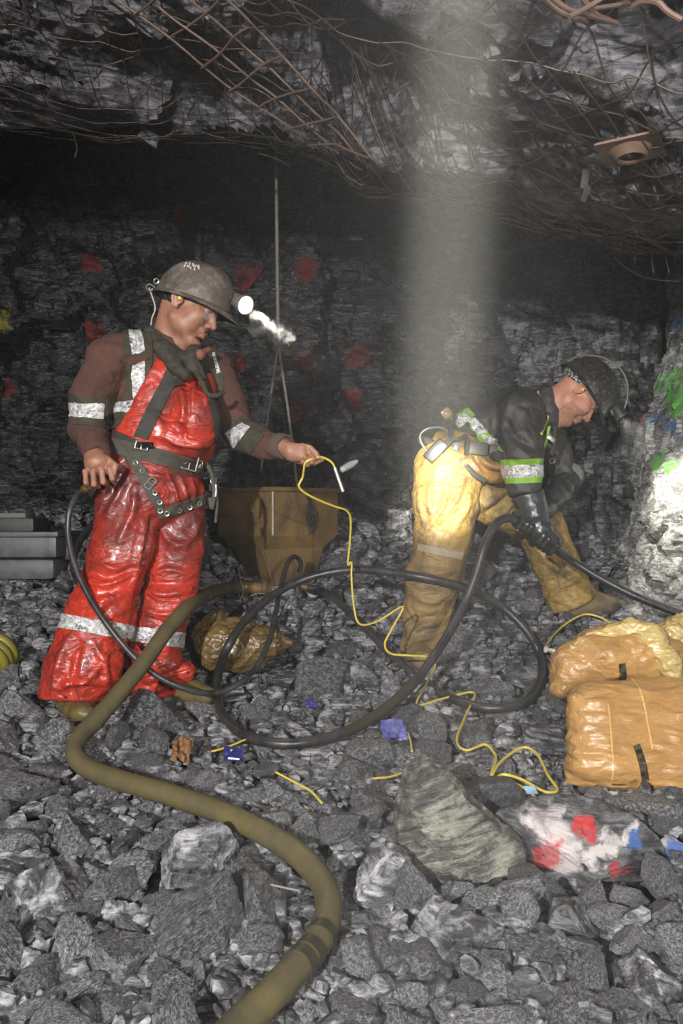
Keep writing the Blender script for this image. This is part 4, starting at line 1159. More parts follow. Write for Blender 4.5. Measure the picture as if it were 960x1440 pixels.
def creases(v, f, rows):
    """folds along photo-traced lines: (half width px, height m, points)"""
    n = vnormals(v, f); px = 480+FPX*v[:, 0]/v[:, 1]; py = 720-FPX*(v[:, 2]-CAMZ)/v[:, 1]
    fr = n[:, 1] < .3; add = np.zeros(len(v))
    for w_, h_, pts in rows:
        Q = spline([(a, b, 0) for a, b in pts], 6)[:, :2]; best = np.full(len(v), 1e9); tt = np.zeros(len(v))
        for i in range(len(Q)-1):
            a, b = Q[i], Q[i+1]; ab = b-a
            t = np.clip(((px-a[0])*ab[0]+(py-a[1])*ab[1])/max(ab@ab, 1e-9), 0, 1)
            d = np.hypot(px-a[0]-t*ab[0], py-a[1]-t*ab[1]); m = d < best
            tt = np.where(m, (i+t)/(len(Q)-1), tt); best = np.where(m, d, best)
        add += 1.5*h_*np.exp(-(best/w_)**2)*np.sin(np.pi*np.clip(.08+.84*tt, 0, 1))**.6*fr
    return v+n*add[:, None]
RED_FOLDS = [(5, .012, [(172, 648), (158, 668), (140, 694)]), (5, .011, [(182, 668), (168, 695), (150, 726)]), (6, .010, [(190, 690), (186, 720), (168, 760)]), (5, -.010, [(178, 655), (160, 684), (146, 712)]),
 (4, -.014, [(214, 730), (208, 760), (200, 800), (190, 860), (180, 930)]), (6, .010, [(205, 740), (198, 780), (186, 830)]), (5, .009, [(226, 742), (238, 760), (262, 772)]), (5, .009, [(282, 730), (266, 760), (240, 772)]),
 (5, .010, [(140, 790), (160, 800), (188, 792)]), (5, .012, [(128, 818), (150, 822), (186, 806)]), (5, -.010, [(132, 806), (156, 812), (186, 798)]), (6, .011, [(120, 842), (146, 846), (180, 832)]), (5, .008, [(150, 840), (140, 856), (126, 866)]),
 (5, .011, [(212, 806), (240, 802), (268, 808)]), (5, .011, [(206, 832), (236, 836), (266, 828)]), (5, -.009, [(210, 820), (240, 820), (268, 818)]), (5, .010, [(200, 856), (228, 864), (258, 856)]),
 (6, .014, [(96, 900), (84, 934), (74, 975)]), (6, .012, [(132, 905), (142, 930), (120, 955), (92, 962)]), (5, .011, [(150, 915), (148, 940), (152, 968)]), (5, -.010, [(112, 905), (104, 940), (98, 975)]), (5, .011, [(84, 968), (112, 958), (142, 962)]),
 (5, .012, [(196, 918), (210, 940), (232, 952)]), (5, .012, [(204, 956), (226, 950), (262, 938)]), (5, -.010, [(200, 940), (220, 946), (250, 938)]), (5, .010, [(210, 975), (228, 965), (236, 955)]),
 (3, .007, [(236, 668), (246, 690), (250, 706)]), (3, .007, [(252, 668), (260, 690), (262, 704)]), (3, .007, [(268, 672), (272, 690), (272, 704)]), (3, .006, [(282, 676), (284, 690), (282, 700)]), (4, .008, [(196, 660), (212, 668), (236, 672)]),
 (4, .009, [(252, 540), (258, 570), (256, 598)]), (3, .008, [(270, 520), (272, 548), (268, 575)]), (3, .007, [(280, 515), (288, 545), (290, 570)]), (4, -.008, [(262, 540), (266, 565), (264, 590)]), (4, .009, [(215, 580), (236, 590), (262, 592)]), (4, .009, [(230, 615), (258, 625), (290, 628)]), (3, -.012, [(258, 598), (259, 608), (260, 616)])]
D1 = 3.10
red = thing('person', 'person in red bib rain gear and brown helmet with lit lamp, holding yellow cord', 'person', W(170, 1000, 3.0))
Rt = unit(V3(-.85, -.52, 0)); Fw = unit(V3(.52, -.85, 0)); UP = V3(0, 0, 1)
# ---- body: one skin from head to hands and feet
Sb = SDF(W(55, 1015, 2.95)+[0, -.25, 0], W(470, 360, 3.15)+[0, .35, 0], .0036)
HF = head_frame(-.12, .47, .02); Hc = W(262, 430, 3.07)
hp1 = build_head(Sb, Hc, HF, 1.15)
Sb.cone(W(238, 478, 3.10), hp1(-.028, 0, -.03), .068, .060, .03)
Sb.cone(W(252, 482, 3.08), hp1(.03, 0, -.07), .045, .04, .03)
Sb.cone(W(228, 530, 3.1), W(220, 690, 3.1), .11, .12, .03, (Rt, 1.3)).cone(W(175, 500, 3.0), W(288, 515, 3.22), .05, .05, .04)
Sb.chain([(W(158, 502, 2.98), .05), (W(124, 603, 3.0), .042), (W(133, 640, 2.87), .03)], .02)
Sb.chain([(W(298, 515, 3.22), .05), (W(335, 610, 3.18), .042), (W(398, 628, 3.0), .029)], .02)
Sb.chain([(W(185, 700, 3.02), .085), (W(158, 830, 2.96), .062), (W(118, 975, 2.96), .045)], .03).chain([(W(248, 700, 3.18), .085), (W(238, 830, 3.1), .062), (W(222, 955, 3.12), .045)], .03)
# right fist on the hose fitting
D_ = 2.83
Sb.cone(W(131, 634, 2.87), W(136, 650, D_), .030, .034, .02, (unit(V3(1, 0, .1)), 1.2))
Sb.box(W(138, 656, D_+.01), (.047, .020, .034), .018, np.array([unit(V3(1, 0, .10)), unit(V3(0, 1, .1)), unit(V3(-.1, -.1, 1))]), .012)
for (a, b, c, r) in (((120, 664), (121, 679), (127, 684), .0098), ((131, 665), (132, 681), (138, 684), .0108), ((143, 663), (145, 678), (149, 681), .0110), ((154, 660), (158, 673), (160, 677), .0105)):
    finger(Sb, [W(*a, D_-.012), W(*b, D_-.022), W(*c, D_+.012), W(c[0]-3, c[1]-7, D_+.03)], r, r*.85)
    Sb.ell(W(a[0], a[1]-1, D_-.016), (.0115, .011, .0105), None, .006)
finger(Sb, [W(150, 645, D_+.01), W(162, 655, D_-.005), W(159, 669, D_-.012)], .0135, .0098)
# left hand pinching the cord
D_ = HAND
Sb.cone(W(398, 628, 3.0), W(408, 634, D_), .027, .027, .015)
Sb.chain([(W(408, 634, D_), .027), (W(424, 631, D_), .021)], .02).cone(W(412, 641, D_), W(426, 642, D_-.005), .023, .020, .02)
finger(Sb, [W(425, 627, D_+.005), W(436, 630, D_-.005), W(444, 637, D_-.01), W(449, 644, D_-.01)], .0118, .0082)
finger(Sb, [W(414, 645, D_+.015), W(428, 651, D_+.012), W(441, 651, D_+.005), W(453, 646, D_)], .0135, .0088)
for i, (a, b, c) in enumerate((((429, 634), (442, 645), (434, 638)), ((427, 640), (438, 650), (429, 644)), ((423, 645), (432, 654), (425, 650)))):
    finger(Sb, [W(*a, D_+.002), W(*b, D_-.018+.003*i), W(*c, D_-.034+.003*i)], .0112-.0006*i, .0088-.0004*i, .003)
bodym = smooth_mesh('body', Sb, 1, (), 0); del Sb
M_face = skin_dirty('weathered skin', (.36, .17, .105), (.16, .075, .05), .75)
link('body', bodym, M_face, red)
# ---- brown top
Sj = SDF(W(70, 690, 3.0)+[0, -.4, 0], W(430, 440, 3.15)+[0, .4, 0], .0055)
Sj.cone(W(232, 548, 3.10), W(226, 640, 3.10), .135, .150, .03, (Rt, 1.30))
Sj.cone(W(172, 496, 3.0), W(288, 514, 3.22), .076, .070, .05).cone(W(238, 487, 3.10), W(200, 505, 3.05), .062, .075, .05).cone(W(238, 487, 3.10), W(275, 512, 3.18), .062, .062, .05)
Sj.chain([(W(152, 506, 2.97), .080), (W(128, 560, 2.96), .069), (W(124, 604, 2.98), .066)], .03)
Sj.cone(W(124, 602, 2.98), W(135, 634, 2.87), .064, .050, .02)
Sj.chain([(W(301, 519, 3.23), .074), (W(318, 565, 3.22), .068), (W(338, 610, 3.17), .064)], .03).chain([(W(338, 610, 3.17), .064), (W(375, 627, 3.07), .054), (W(391, 627, 3.03), .045), (W(399, 628, 3.01), .043)], .012)
Sj.half(W(404, 629, 2.99), W(404, 629, 2.99)-W(375, 626, 3.07), .006, .12)
Sj.half(W(137, 640, 2.85), W(137, 640, 2.85)-W(126, 610, 2.97), .006, .14)
bend = lambda c, r, lo=.35: (lambda v: lo+(1-lo)*np.exp(-(np.linalg.norm(v-c, axis=1)/r)**2))
jk = smooth_mesh('jacket', Sj, 2, [(.007, 7, 71, (1, 1, 1.5), None), (.003, 18, 75, (1, 1, 1.3), None)])
link('jacket', jk, M_brown, red)
Bj = bvh_of(jk)
# cuff of the raised sleeve
a = W(391, 627, 3.03); b = W(405, 629, 2.99)
MB().lathe(a, unit(b-a), [(.047, -.01), (.051, 0), (.050, .03), (.047, .046), (.042, .047), (.040, .02)], 28).build('cuff', plain('taupe cuff', (.10, .068, .05), .9, 0, .25, 14, (.06, .04, .03), 9, .5, .6, 200, .003), red)
# ---- red bib overalls
So = SDF(W(40, 1010, 2.95)+[0, -.35, 0], W(340, 480, 3.15)+[0, .4, 0], .0055)
So.cone(W(234, 545, 3.10), W(232, 612, 3.09), .150, .170, .02, (Rt, 1.24))
So.ell(W(268, 592, 2.99), (.11, .10, .13), None, .05)
for q in (cpl(158, 614, 225, 495), cpl(306, 516, 324, 640)): So.half(q[0], -q[1], .01)
So.wedge([(q[0], q[1]) for q in (cpl(225, 497, 258, 530), cpl(258, 530, 282, 508))]).wedge([(q[0], q[1]) for q in (cpl(278, 506, 284, 506), cpl(284, 506, 312, 526))])
So.half(W(234, 560, 3.14), -Fw*1., .01)
So.cone(W(218, 628, 3.10), W(214, 688, 3.10), .140, .158, .03, (Rt, 1.22))
X_ = V3(1, 0, 0)
lg = lambda rows, f_=1.22: [(W(a, b, c), r/f_) for a, b, c, r in rows]
So.chain(lg([(184, 700, 3.03, .130), (170, 771, 2.99, .112), (143, 860, 2.95, .120), (116, 940, 2.93, .136), (104, 984, 2.93, .130)]), .03, (X_, 1.22))
So.chain(lg([(246, 700, 3.15, .122), (247, 771, 3.13, .112), (236, 838, 3.10, .112), (221, 890, 3.09, .104), (216, 930, 3.09, .104), (222, 962, 3.10, .110)]), .012, (X_, 1.22))
So.cone(W(226, 945, 3.08), W(262, 944, 3.05), .06, .03, .04)
for q in (cpl(52, 992, 152, 982), ):
    pass
c_ = W(104, 986, 2.93); So.half(c_, V3(-.05, -.25, -1), .006)
c_ = W(232, 975, 3.08)
# lower edge of the other leg runs up to the right
sl = SDF(So.lo, So.lo+So.n*So.h, So.h) if False else None
ov_v, ov_f = So.surf(); del So
keepv = ~((ov_v@cpl(186, 974, 219, 993)[1] < CAMP@cpl(186, 974, 219, 993)[1]) & False)
ov_v = relax(ov_v, ov_f, 2)
def leg_w(v):
    z = v[:, 2]; return .55+.75*np.exp(-((z-.62)/.13)**2)+.8*np.exp(-((z-.36)/.10)**2)+.35*np.exp(-((z-1.13)/.06)**2)
ov_v = folds(ov_v, ov_f, .007, 5.0, 81, (1, 1, 1.25), leg_w(ov_v)); ov_v = folds(ov_v, ov_f, .0030, 13, 85, (.8, .8, 1.5), leg_w(ov_v))
ov_v = creases(ov_v, ov_f, RED_FOLDS)
ov_v = ov_v+vnormals(ov_v, ov_f)*(.0013*fbm(ov_v*38, 3, 5))[:, None]
ov = mesh_from('overalls', ov_v, ov_f)
link('overalls', ov, M_red, red)
Bo = bvh_of(ov)
FR = (.25, -1, 0)
def stitch(name, me, mat, p, off=.003, th=.002, facing=FR, **k): return patch(name, me, mat, red, poly(*p), off, th, facing, **k)
# hems and knee seams
for a, b in (((97, 868), (176, 880)),): pass
tL = [cpl(90, 868, 176, 879), cpl(176, 900, 90, 888), cpl(181, 930, 187, 850)]
patch('reflective_band', ov, M_tapeS, red, tL, .002, .0015, label='silver reflective band')
tR = [cpl(186, 879, 258, 891), cpl(258, 911, 184, 899), cpl(187, 850, 181, 930)]
patch('reflective_band', ov, M_tapeS, red, tR, .002, .0015, label='silver reflective band')
M_redp2 = pvc('darker red patch', (.40, .03, .016), (.11, .02, .016), .8, .36, None, 3)
stitch('knee_seam', ov, M_redp2, [(130, 768), (200, 781), (199, 784), (129, 771)], .001, .002)
stitch('knee_seam', ov, M_redp2, [(203, 783), (282, 800), (281, 803), (202, 786)], .001, .002)
stitch('waist_seam', ov, M_redp2, [(196, 596), (307, 612), (306, 615), (195, 599)], .001, .002)
# snaps at the hems
def stud(bv, px, py, r, mat, name='snap', par=None, h=.003):
    q, n = hit(bv, px, py)
    if q is None: return
    MB().lathe(q, n, [(r, -.002), (r, h*.6), (r*.7, h), (0, h*1.1)], 14).build(name, mat, par or red)
stud(Bo, 92, 980, .006, M_sole); stud(Bo, 264, 946, .006, M_sole)
# ---- boots
def boot(name, rows, par, sole_dz, lo, hi, mat=M_boot, flat=1.15, h=.0055):
    s = SDF(lo, hi, h); s.chain(rows, .02, (V3(1, 0, 0), flat))
    m = smooth_mesh(name, s, 2, [(.002, 20, 5, (1, 1, 1), None)]); o = link(name, m, mat, par); return m
z0 = W(110, 1010, 2.9)[2]
boot('boot', [(W(113, 955, 2.97), .062), (W(113, 985, 2.95), .058), (W(114, 999, 2.87), .042), (W(117, 1004, 2.80), .034)], red, 0, W(50, 1040, 2.8)+[0, -.2, 0], W(180, 930, 3)+[0, .2, 0], M_boot, 1.4)
MB().add(*tube(spline([W(112, 1012, 2.98), W(113, 1015, 2.9), W(115, 1019, 2.83)], 5), [.036]*10+[.022], 14)).build('boot_sole', M_sole, red)
boot('boot', [(W(228, 930, 3.12), .058), (W(238, 966, 3.11), .056), (W(268, 973, 3.07), .046), (W(290, 978, 3.03), .036)], red, 0, W(190, 1020, 3.0)+[0, -.2, 0], W(330, 900, 3.1)+[0, .2, 0])
MB().add(*tube(spline([W(230, 984, 3.12), W(262, 984, 3.07), W(296, 986, 3.03)], 5), .030, 14)).build('boot_sole', M_sole, red)
# ---- collar, vest, straps
sc = SDF(W(190, 560, 3.0)+[0, -.3, 0], W(310, 430, 3.15)+[0, .3, 0], .005)
col = [(222, 458, 3.18), (214, 470, 3.06), (232, 492, 2.99), (256, 508, 2.985), (272, 500, 3.02), (274, 486, 3.12), (250, 468, 3.2)]
P_ = [W(*q) for q in col]
sc.chain([(q, .028) for q in P_+[P_[0]]], .012)
sc.chain([(W(226, 488, 2.97), .026), (W(247, 516, 2.945), .026), (W(262, 528, 2.94), .016)], .015).chain([(W(268, 502, 2.99), .022), (W(276, 520, 3.0), .024), (W(284, 530, 3.0), .014)], .015)
link('collar', smooth_mesh('collar', sc, 2, [(.008, 14, 91, (1, 1, 1), None)]), plain('dark olive collar', (.04, .036, .024), .75, 0, .35, 14, (.02, .018, .014), 9, .5, .5, 160, .004), red)
sc = SDF(W(250, 510, 3.0)+[0, -.2, 0], W(310, 470, 3.15)+[0, .2, 0], .005)
sc.chain([(W(266, 500, 2.99), .012), (W(281, 499, 3.0), .016), (W(293, 492, 3.04), .013)], .02); link('shirt_collar', smooth_mesh('shirt_collar', sc, 2), plain('rust shirt', (.20, .07, .045), .85), red)
stitch('vest', jk, M_olive, [(171, 452), (212, 452), (214, 500), (208, 566), (178, 566), (173, 500)], .003, .004)
stitch('vest', jk, M_olive, [(148, 560), (204, 558), (196, 600), (150, 604)], .004, .004)
stitch('reflective_strip', jk, M_tapeS, [(179, 454), (196, 456), (203, 496), (184, 498)], .008, .002, label='silver reflective strip')
stitch('reflective_strip', jk, M_tapeS, [(185, 510), (203, 509), (207, 558), (189, 562)], .008, .002, label='silver reflective strip')
stitch('vest_flap', jk, M_brown, [(166, 508), (188, 497), (212, 503), (190, 513)], .009, .003)
stitch('reflective_strip', jk, M_tapeS, [(157, 567), (198, 564), (198, 580), (156, 581)], .009, .002, label='silver reflective strip')
stitch('arm_band', jk, M_olive, [(98, 556), (150, 561), (148, 602), (98, 596)], .002, .003)
stitch('reflective_band', jk, M_tapeS, [(98, 566), (146, 568), (144, 588), (98, 586)], .006, .002, label='silver reflective band')
stitch('arm_band', jk, M_olive, [(313, 600), (342, 585), (372, 612), (352, 640), (324, 632)], .002, .003)
stitch('reflective_band', jk, M_tapeS, [(318, 609), (340, 596), (352, 602), (330, 629)], .006, .002, label='silver reflective band')
stitch('vest', jk, M_olive, [(286, 490), (300, 488), (314, 528), (312, 580), (298, 540)], .003, .004)
stitch('reflective_strip', jk, M_tapeS, [(296, 497), (300, 497), (309, 524), (305, 526)], .008, .002, label='silver reflective strip')
stitch('chest_strap', ov, M_web, [(238, 512), (256, 524), (208, 618), (188, 613)], .003, .004)
stitch('shoulder_strap', jk, M_web, [(278, 498), (290, 496), (302, 540), (292, 542)], .006, .004)
stitch('chest_strap', ov, M_web, [(284, 512), (295, 510), (310, 618), (303, 624)], .003, .004)
stitch('strap_end', ov, M_web, [(240, 530), (252, 526), (256, 544), (248, 546)], .009, .004)
stitch('bib_tab', ov, pvc('bright red tab', (.62, .06, .03), (.2, .03, .02), .5), [(288, 527), (313, 524), (314, 556), (300, 556)], .004, .004)
MB().tube(spline([hit(Bo, 272, 520)[0]+V3(0, -.012, 0) if hit(Bo, 272, 520)[0] is not None else W(272, 520, 2.95), W(282, 534, 2.93), W(292, 554, 2.93), W(306, 556, 2.95), W(314, 551, 2.98)], 8), .0095, 8).build('bib_strap', M_olive, red)
# belts and harness
stitch('waist_belt', ov, M_web2, [(158, 615), (222, 630), (292, 651), (290, 666), (220, 652), (158, 636)], .004, .005, (0, -1, 0))
stitch('belt_pad', ov, M_web, [(160, 604), (196, 619), (194, 640), (162, 632)], .003, .004, (0, -1, 0))
stitch('leg_strap', ov, M_web2, [(169, 631), (189, 634), (212, 672), (231, 716), (222, 728), (214, 715), (196, 678)], .004, .004, (0, -1, 0))
stitch('leg_strap', ov, M_web2, [(221, 716), (290, 694), (296, 709), (222, 729)], .005, .004, (0, -1, 0))
M_eye = plain('steel eyelet', (.55, .53, .48), .3, .85, .15)
for px, py in ((192, 651), (201, 663), (218, 692), (224, 706), (225, 718), (235, 721), (251, 717), (266, 713), (279, 708), (291, 702)):
    q, n = hit(Bo, px, py)
    if q is None: continue
    n = unit(n*.5+V3(0, -.5, 0)); MB().torus(q+n*.0125, n, .0082, .0028, 18, 7).build('eyelet', M_eye, red, label='steel eyelet')
def frame(px, py, w_, h_, ang, mat, name, bv=Bo, r=.0032, off=.016, bar=True):
    q, n = hit(bv, px, py)
    if q is None: return
    n = unit(V3(n[0]*.5, -1, 0)); q = q+n*off; u = unit(np.cross(n, [0, 0, 1])); u = u if u[0] > 0 else -u; vv = np.cross(u, n); vv = vv if vv[2] > 0 else -vv
    c, s_ = math.cos(ang), math.sin(ang); u2 = u*c-vv*s_; v2 = u*s_+vv*c
    k = q[1]/FPX; a = u2*w_/2*k; b = v2*h_/2*k
    m = MB().tube([q-a-b, q+a-b], r, 8).tube([q+a-b, q+a+b], r, 8).tube([q+a+b, q-a+b], r, 8).tube([q-a+b, q-a-b], r, 8)
    if bar: m.tube([q-b*1.0, q+b*1.0], r*.9, 8)
    m.build(name, mat, red, label='steel buckle')
frame(267, 651, 20, 20, .25, M_eye, 'belt_buckle'); frame(200, 627, 17, 11, .2, M_eye, 'belt_buckle'); frame(212, 680, 17, 9, -.9, M_eye, 'strap_buckle'); frame(289, 703, 5, 14, -.3, M_eye, 'strap_buckle', bar=False)
q, n = hit(Bo, 206, 626); MB().box(q+V3(.0, -.016, 0), (.062, .014, .022), Euler((0, .05, -.35)).to_matrix(), .25).build('belt_lock', plain('black plastic lock', (.008, .008, .008), .3, 0, .1), red)
q, n = hit(Bo, 261, 650); MB().torus(q+V3(0, -.014, 0), (0, -1, 0), .007, .003, 14, 6).build('eyelet', M_eye, red, label='steel eyelet')
q, n = hit(Bo, 281, 653); q = W(281, 654, 3.02) if q is None else q+V3(0, -.012, 0); MB().box(q, (.03, .008, .03), Euler((0, .25, -.2)).to_matrix(), .3).build('belt_tip', M_steel, red)
# things hanging at his left hip
for i, (rows, r_, m_) in enumerate(((((292, 655, 3.05), (298, 668, 3.05), (301, 690, 3.05), (298, 715, 3.06), (295, 700, 3.06)), .008, M_web2), (((295, 660, 3.07), (303, 680, 3.08), (305, 705, 3.08), (303, 735, 3.08)), .006, M_web2), (((290, 650, 3.09), (298, 664, 3.1), (296, 690, 3.1)), .007, M_web))):
    MB().tube(path(rows, 6), r_, 8).build('hip_strap', m_, red)
MB().torus(W(300, 676, 3.045), (.3, 1, 0), .012, .003, 16, 6).box(W(302, 690, 3.05), (.016, .010, .05), None, .3).build('hip_hook', M_steel, red)
# ---- helmet
M_helm = Mat('scuffed brown helmet'); _p = M_helm.co()
_a = M_helm.noise(_p, 16, 8, .7, .6); _b = M_helm.noise(_p, 55, 6, .75)
_c = M_helm.ramp(M_helm.math('ADD', M_helm.math('MULTIPLY', _a, .65), M_helm.math('MULTIPLY', _b, .35)), [(.36, (.05, .04, .033)), (.5, (.10, .082, .068)), (.62, (.22, .19, .165))])
M_helm.set(color=_c, rough=.45, normal=M_helm.bump(_b, .3, .004)); M_helm = M_helm.m
def helmet(par, C, Fm, k, mat, peak=.035, name='helmet', low=.0, full=.012):
    """hard hat: elliptical dome with ridge, rolled brim all round, longer peak in front"""
    n, m = 72, 22; v = []; f = []
    prof = [(1.0, .10, .135)]
    for i in range(m):
        t = i/(m-1)
        for j in range(n):
            a = 2*math.pi*j/n; ca, sa = math.cos(a), math.sin(a)
            if i < 14:
                th = (1-i/13*.985)*0+math.pi/2*(1-i/13.)
                R = math.cos(th)**.82 if th < math.pi/2-1e-3 else 0.
                z = .140*math.sin(th)**.95
                x = .142*R*ca; y = .112*R*sa
                ridge = .007*math.exp(-(y/.020)**2)*math.sin(th)**.5*(1 if R > 0 else 1)
                z += ridge
            else:
                q = (i-13)/8.
                pk = max(0, ca)**2.5*peak+full
                x = (.142+pk*q)*ca; y = (.112+(full+.4*max(0, ca)**2*peak*.5)*q)*sa
                z = -.004*q-.010*q*q-.018*q*max(0, ca)**3*(peak/.035)
            v.append(C+k*(x*Fm[0]+y*Fm[1]+z*Fm[2]))
    for i in range(m-1):
        for j in range(n):
            f.append((i*n+j, (i+1)*n+j, (i+1)*n+(j+1) % n, i*n+(j+1) % n))
    me = mesh_from(name, v, f)
    bm = bmesh.new(); bm.from_mesh(me); bmesh.ops.remove_doubles(bm, verts=bm.verts[:], dist=1e-5); bmesh.ops.recalc_face_normals(bm, faces=bm.faces[:])
    bmesh.ops.solidify(bm, geom=bm.faces[:], thickness=.004*k); bm.to_mesh(me); bm.free()
    me.polygons.foreach_set('use_smooth', [True]*len(me.polygons)); me.set_sharp_from_angle(angle=math.radians(50))
    return link(name, me, mat, par)
KF = head_frame(-.14, .33, .04); KC = W(273, 425, 3.07); kk = 1.09
hel = helmet(red, KC, KF, kk, M_helm, .034)
kp = lambda f, s_, u: KC+kk*(f*KF[0]+s_*KF[1]+u*KF[2])
# scribble of white paint, rear clip, cable
wp_ = MB()
for k in range(13):
    a = 1.45+.55*k/12; th = .78+.10*math.sin(k*2.3)
    q = lambda a, th: kp(.1435*math.cos(th)**.82*math.cos(a), .1135*math.cos(th)**.82*math.sin(a), .1415*math.sin(th)**.95+.001)
    wp_.tube([q(a, th-.05), q(a+.03, th+.03), q(a+.05, th-.02)], .0028, 6)
wp_.build('white_scrawl', plain('worn white paint', (.55, .53, .48), .7), hel, label='worn white scrawl')
MB().tube(spline([kp(-.150, .015, .005), kp(-.172, .02, .010), kp(-.178, .025, -.006), kp(-.160, .03, -.016), kp(-.150, .03, -.004)], 6), .003, 8).build('rear_clip', M_eye, hel, label='bright wire clip')
MB().torus(kp(-.135, .055, .02), KF[1], .010, .003, 14, 6).build('rear_clip', M_eye, hel)
MB().tube(spline([kp(-.168, .02, -.004), W(218, 432, 3.06), W(213, 450, 3.07), W(212, 470, 3.09)], 8), .0032, 8).build('lamp_cable', plain('pale cable', (.35, .34, .3), .5), red)
# lamp
M_lampb = plain('grey lamp body', (.16, .155, .14), .4, .2, .3)
LD = unit(V3(.62, -.62, -.40)); LC = W(345, 429, 2.93)
lampo = MB().lathe(LC-LD*.055, LD, [(.014, -.012), (.022, 0), (.028, .012), (.034, .035), (.0365, .05), (.0365, .058), (.0325, .058), (.031, .050)], 28).build('cap_lamp', M_lampb, hel)
MB().lathe(LC-LD*.006, LD, [(0, 0), (.0315, 0), (.0315, .003), (0, .005)], 28).build('lamp_lens', plain('lit lens', (1, .95, .8), .2, emit=((1, .92, .70), 22)), lampo, label='glowing lens')
MB().box(kp(.150, .0, .050), (.03, .05, .05), KF.T, .2).box((kp(.150, 0, .05)+LC-LD*.06)/2, (.03, .03, .03), KF.T, .2).build('lamp_bracket', plain('dark bracket', (.05, .048, .042), .5), lampo)
spot('miner_lamp', LC+LD*.012, LC+unit(V3(.55, -.40, -.75))*1., 26, 70, .6, (1, .93, .75), .02)
spot('miner_beam', LC+LD*.012, W(560, 600, 3.4), 200, 11, .8, (1, .95, .82), .015)
# hair, glasses, ear plug, brows
sh = SDF(Hc-.2, Hc+.2, .004)
sh.ell(hp1(-.018, 0, .038), 1.15*np.array([.098, .0775, .080]), HF, .01)
sh.half(hp1(.005, 0, 0), HF[0]*1.+HF[2]*.15, .006); sh.half(hp1(0, 0, -.055), -HF[2]-HF[0]*.3, .006)
link('hair', smooth_mesh('hair', sh, 1, [(.003, 40, 9, (1, 1, .4), None)]), plain('black hair', (.012, .009, .008), .6, 0, .3, 80), red)
MB().lathe(hp1(.004, .081, .004), HF[1], [(.007, 0), (.009, .004), (.009, .010), (.006, .014), (0, .015)], 14).build('ear_plug', plain('yellow foam', (.62, .45, .05), .7), red, label='yellow ear plug')
M_gl = Mat('clear lens'); M_gl.set(color=(.8, .8, .78), rough=.06, alpha=.07); M_gl = M_gl.m
gl = MB(); gf = MB()
for q in (-1, 1):
    n_ = 9; vv = []; ff = []
    for i in range(n_):
        for j in range(7):
            a = q*(.006+.052*i/(n_-1)); b = .022-.040*j/6
            vv.append(hp1(.112-.9*a*a*8-.004*((j-3)/3.)**2-(.010 if False else 0), a, b))
    for i in range(n_-1):
        for j in range(6): ff.append((i*7+j, (i+1)*7+j, (i+1)*7+j+1, i*7+j+1))
    v2 = [p_+HF[0]*.002 for p_ in vv]; N_ = len(vv)
    rim = [i*7 for i in range(n_)]+[(n_-1)*7+j for j in range(1, 7)]+[i*7+6 for i in range(n_-2, -1, -1)]+[j for j in range(5, 0, -1)]
    gl.add(vv+v2, ff+[tuple(N_+i for i in reversed(t_)) for t_ in ff]+[(rim[i], rim[(i+1) % len(rim)], N_+rim[(i+1) % len(rim)], N_+rim[i]) for i in range(len(rim))])
    gf.tube([hp1(.083, q*.060, .018), hp1(.04, q*.074, .019), hp1(-.008, q*.082, .020), hp1(-.022, q*.082, .004)], .0024, 6)
gf.tube(spline([hp1(.084, -.059, .021), hp1(.108, -.025, .023), hp1(.113, 0, .021), hp1(.108, .025, .023), hp1(.084, .059, .021)], 6), .0018, 6)
go = gf.build('safety_glasses', plain('clear plastic frame', (.30, .28, .24), .25), red); gl.build('lens', M_gl, go, label='clear lens')
br = MB()
for q in (-1, 1): br.tube(spline([hp1(.100, q*.014, .035), hp1(.101, q*.032, .041), hp1(.089, q*.052, .036)], 5), [.0034]*11, 6)
br.tube(spline([hp1(.1065, -.024, -.055), hp1(.1125, -.009, -.047), hp1(.1125, .009, -.047), hp1(.1065, .024, -.055)], 5), .0024, 6)
br.build('eyebrows_and_moustache', plain('dark hair', (.02, .012, .009), .7), red)
# ================================================================== the bent miner in yellow trousers
yel_ = thing('person', 'person bent over in dusty yellow trousers and dark jacket, gripping a black hose', 'person', W(700, 890, 3.55))
M_tan = pvc('yellow work trousers', (.33, .215, .055), (.12, .078, .036), .95, .5, None, 9, [(W(600, 830, 3.32), .20), (W(592, 890, 3.35), .14), (W(640, 800, 3.35), .14), (W(790, 800, 3.65), .10), (W(690, 700, 3.5), .10)], .05)
M_tan2 = pvc('tan trousers cloth', (.30, .16, .035), (.11, .06, .025), .8, .45, None, 4)
M_jkt = plain('dusty black jacket', (.014, .013, .0125), .55, 0, .4, 10, (.10, .095, .085), 5.5, .5, .5, 40, .008)
M_lime = plain('lime tape', (.20, .42, .02), .6, 0, .2, 30, (.10, .16, .03), 20, .4)
M_glove = plain('black rubber glove', (.016, .017, .018), .28, 0, .35, 12, (.07, .075, .08), 7, .45, .35, 30, .008, coat=.2)
HF2 = head_frame(-.10, 1.02, .0); Hc2 = W(811, 552, 3.53)
Sb = SDF(W(550, 930, 3.5)+[0, -.45, 0], W(880, 480, 3.6)+[0, .45, 0], .0042)
hp2 = build_head(Sb, Hc2, HF2, 1.06)
Sb.cone(W(758, 580, 3.56), hp2(-.02, 0, -.02), .066, .062, .03).cone(W(775, 592, 3.54), hp2(.03, 0, -.07), .045, .045, .03)
Sb.cone(W(655, 620, 3.58), W(735, 590, 3.56), .10, .11, .03).chain([(W(640, 660, 3.5), .10), (W(622, 770, 3.43), .07), (W(592, 905, 3.45), .05)], .03).chain([(W(680, 680, 3.68), .09), (W(755, 740, 3.75), .065), (W(805, 850, 3.77), .05)], .03)
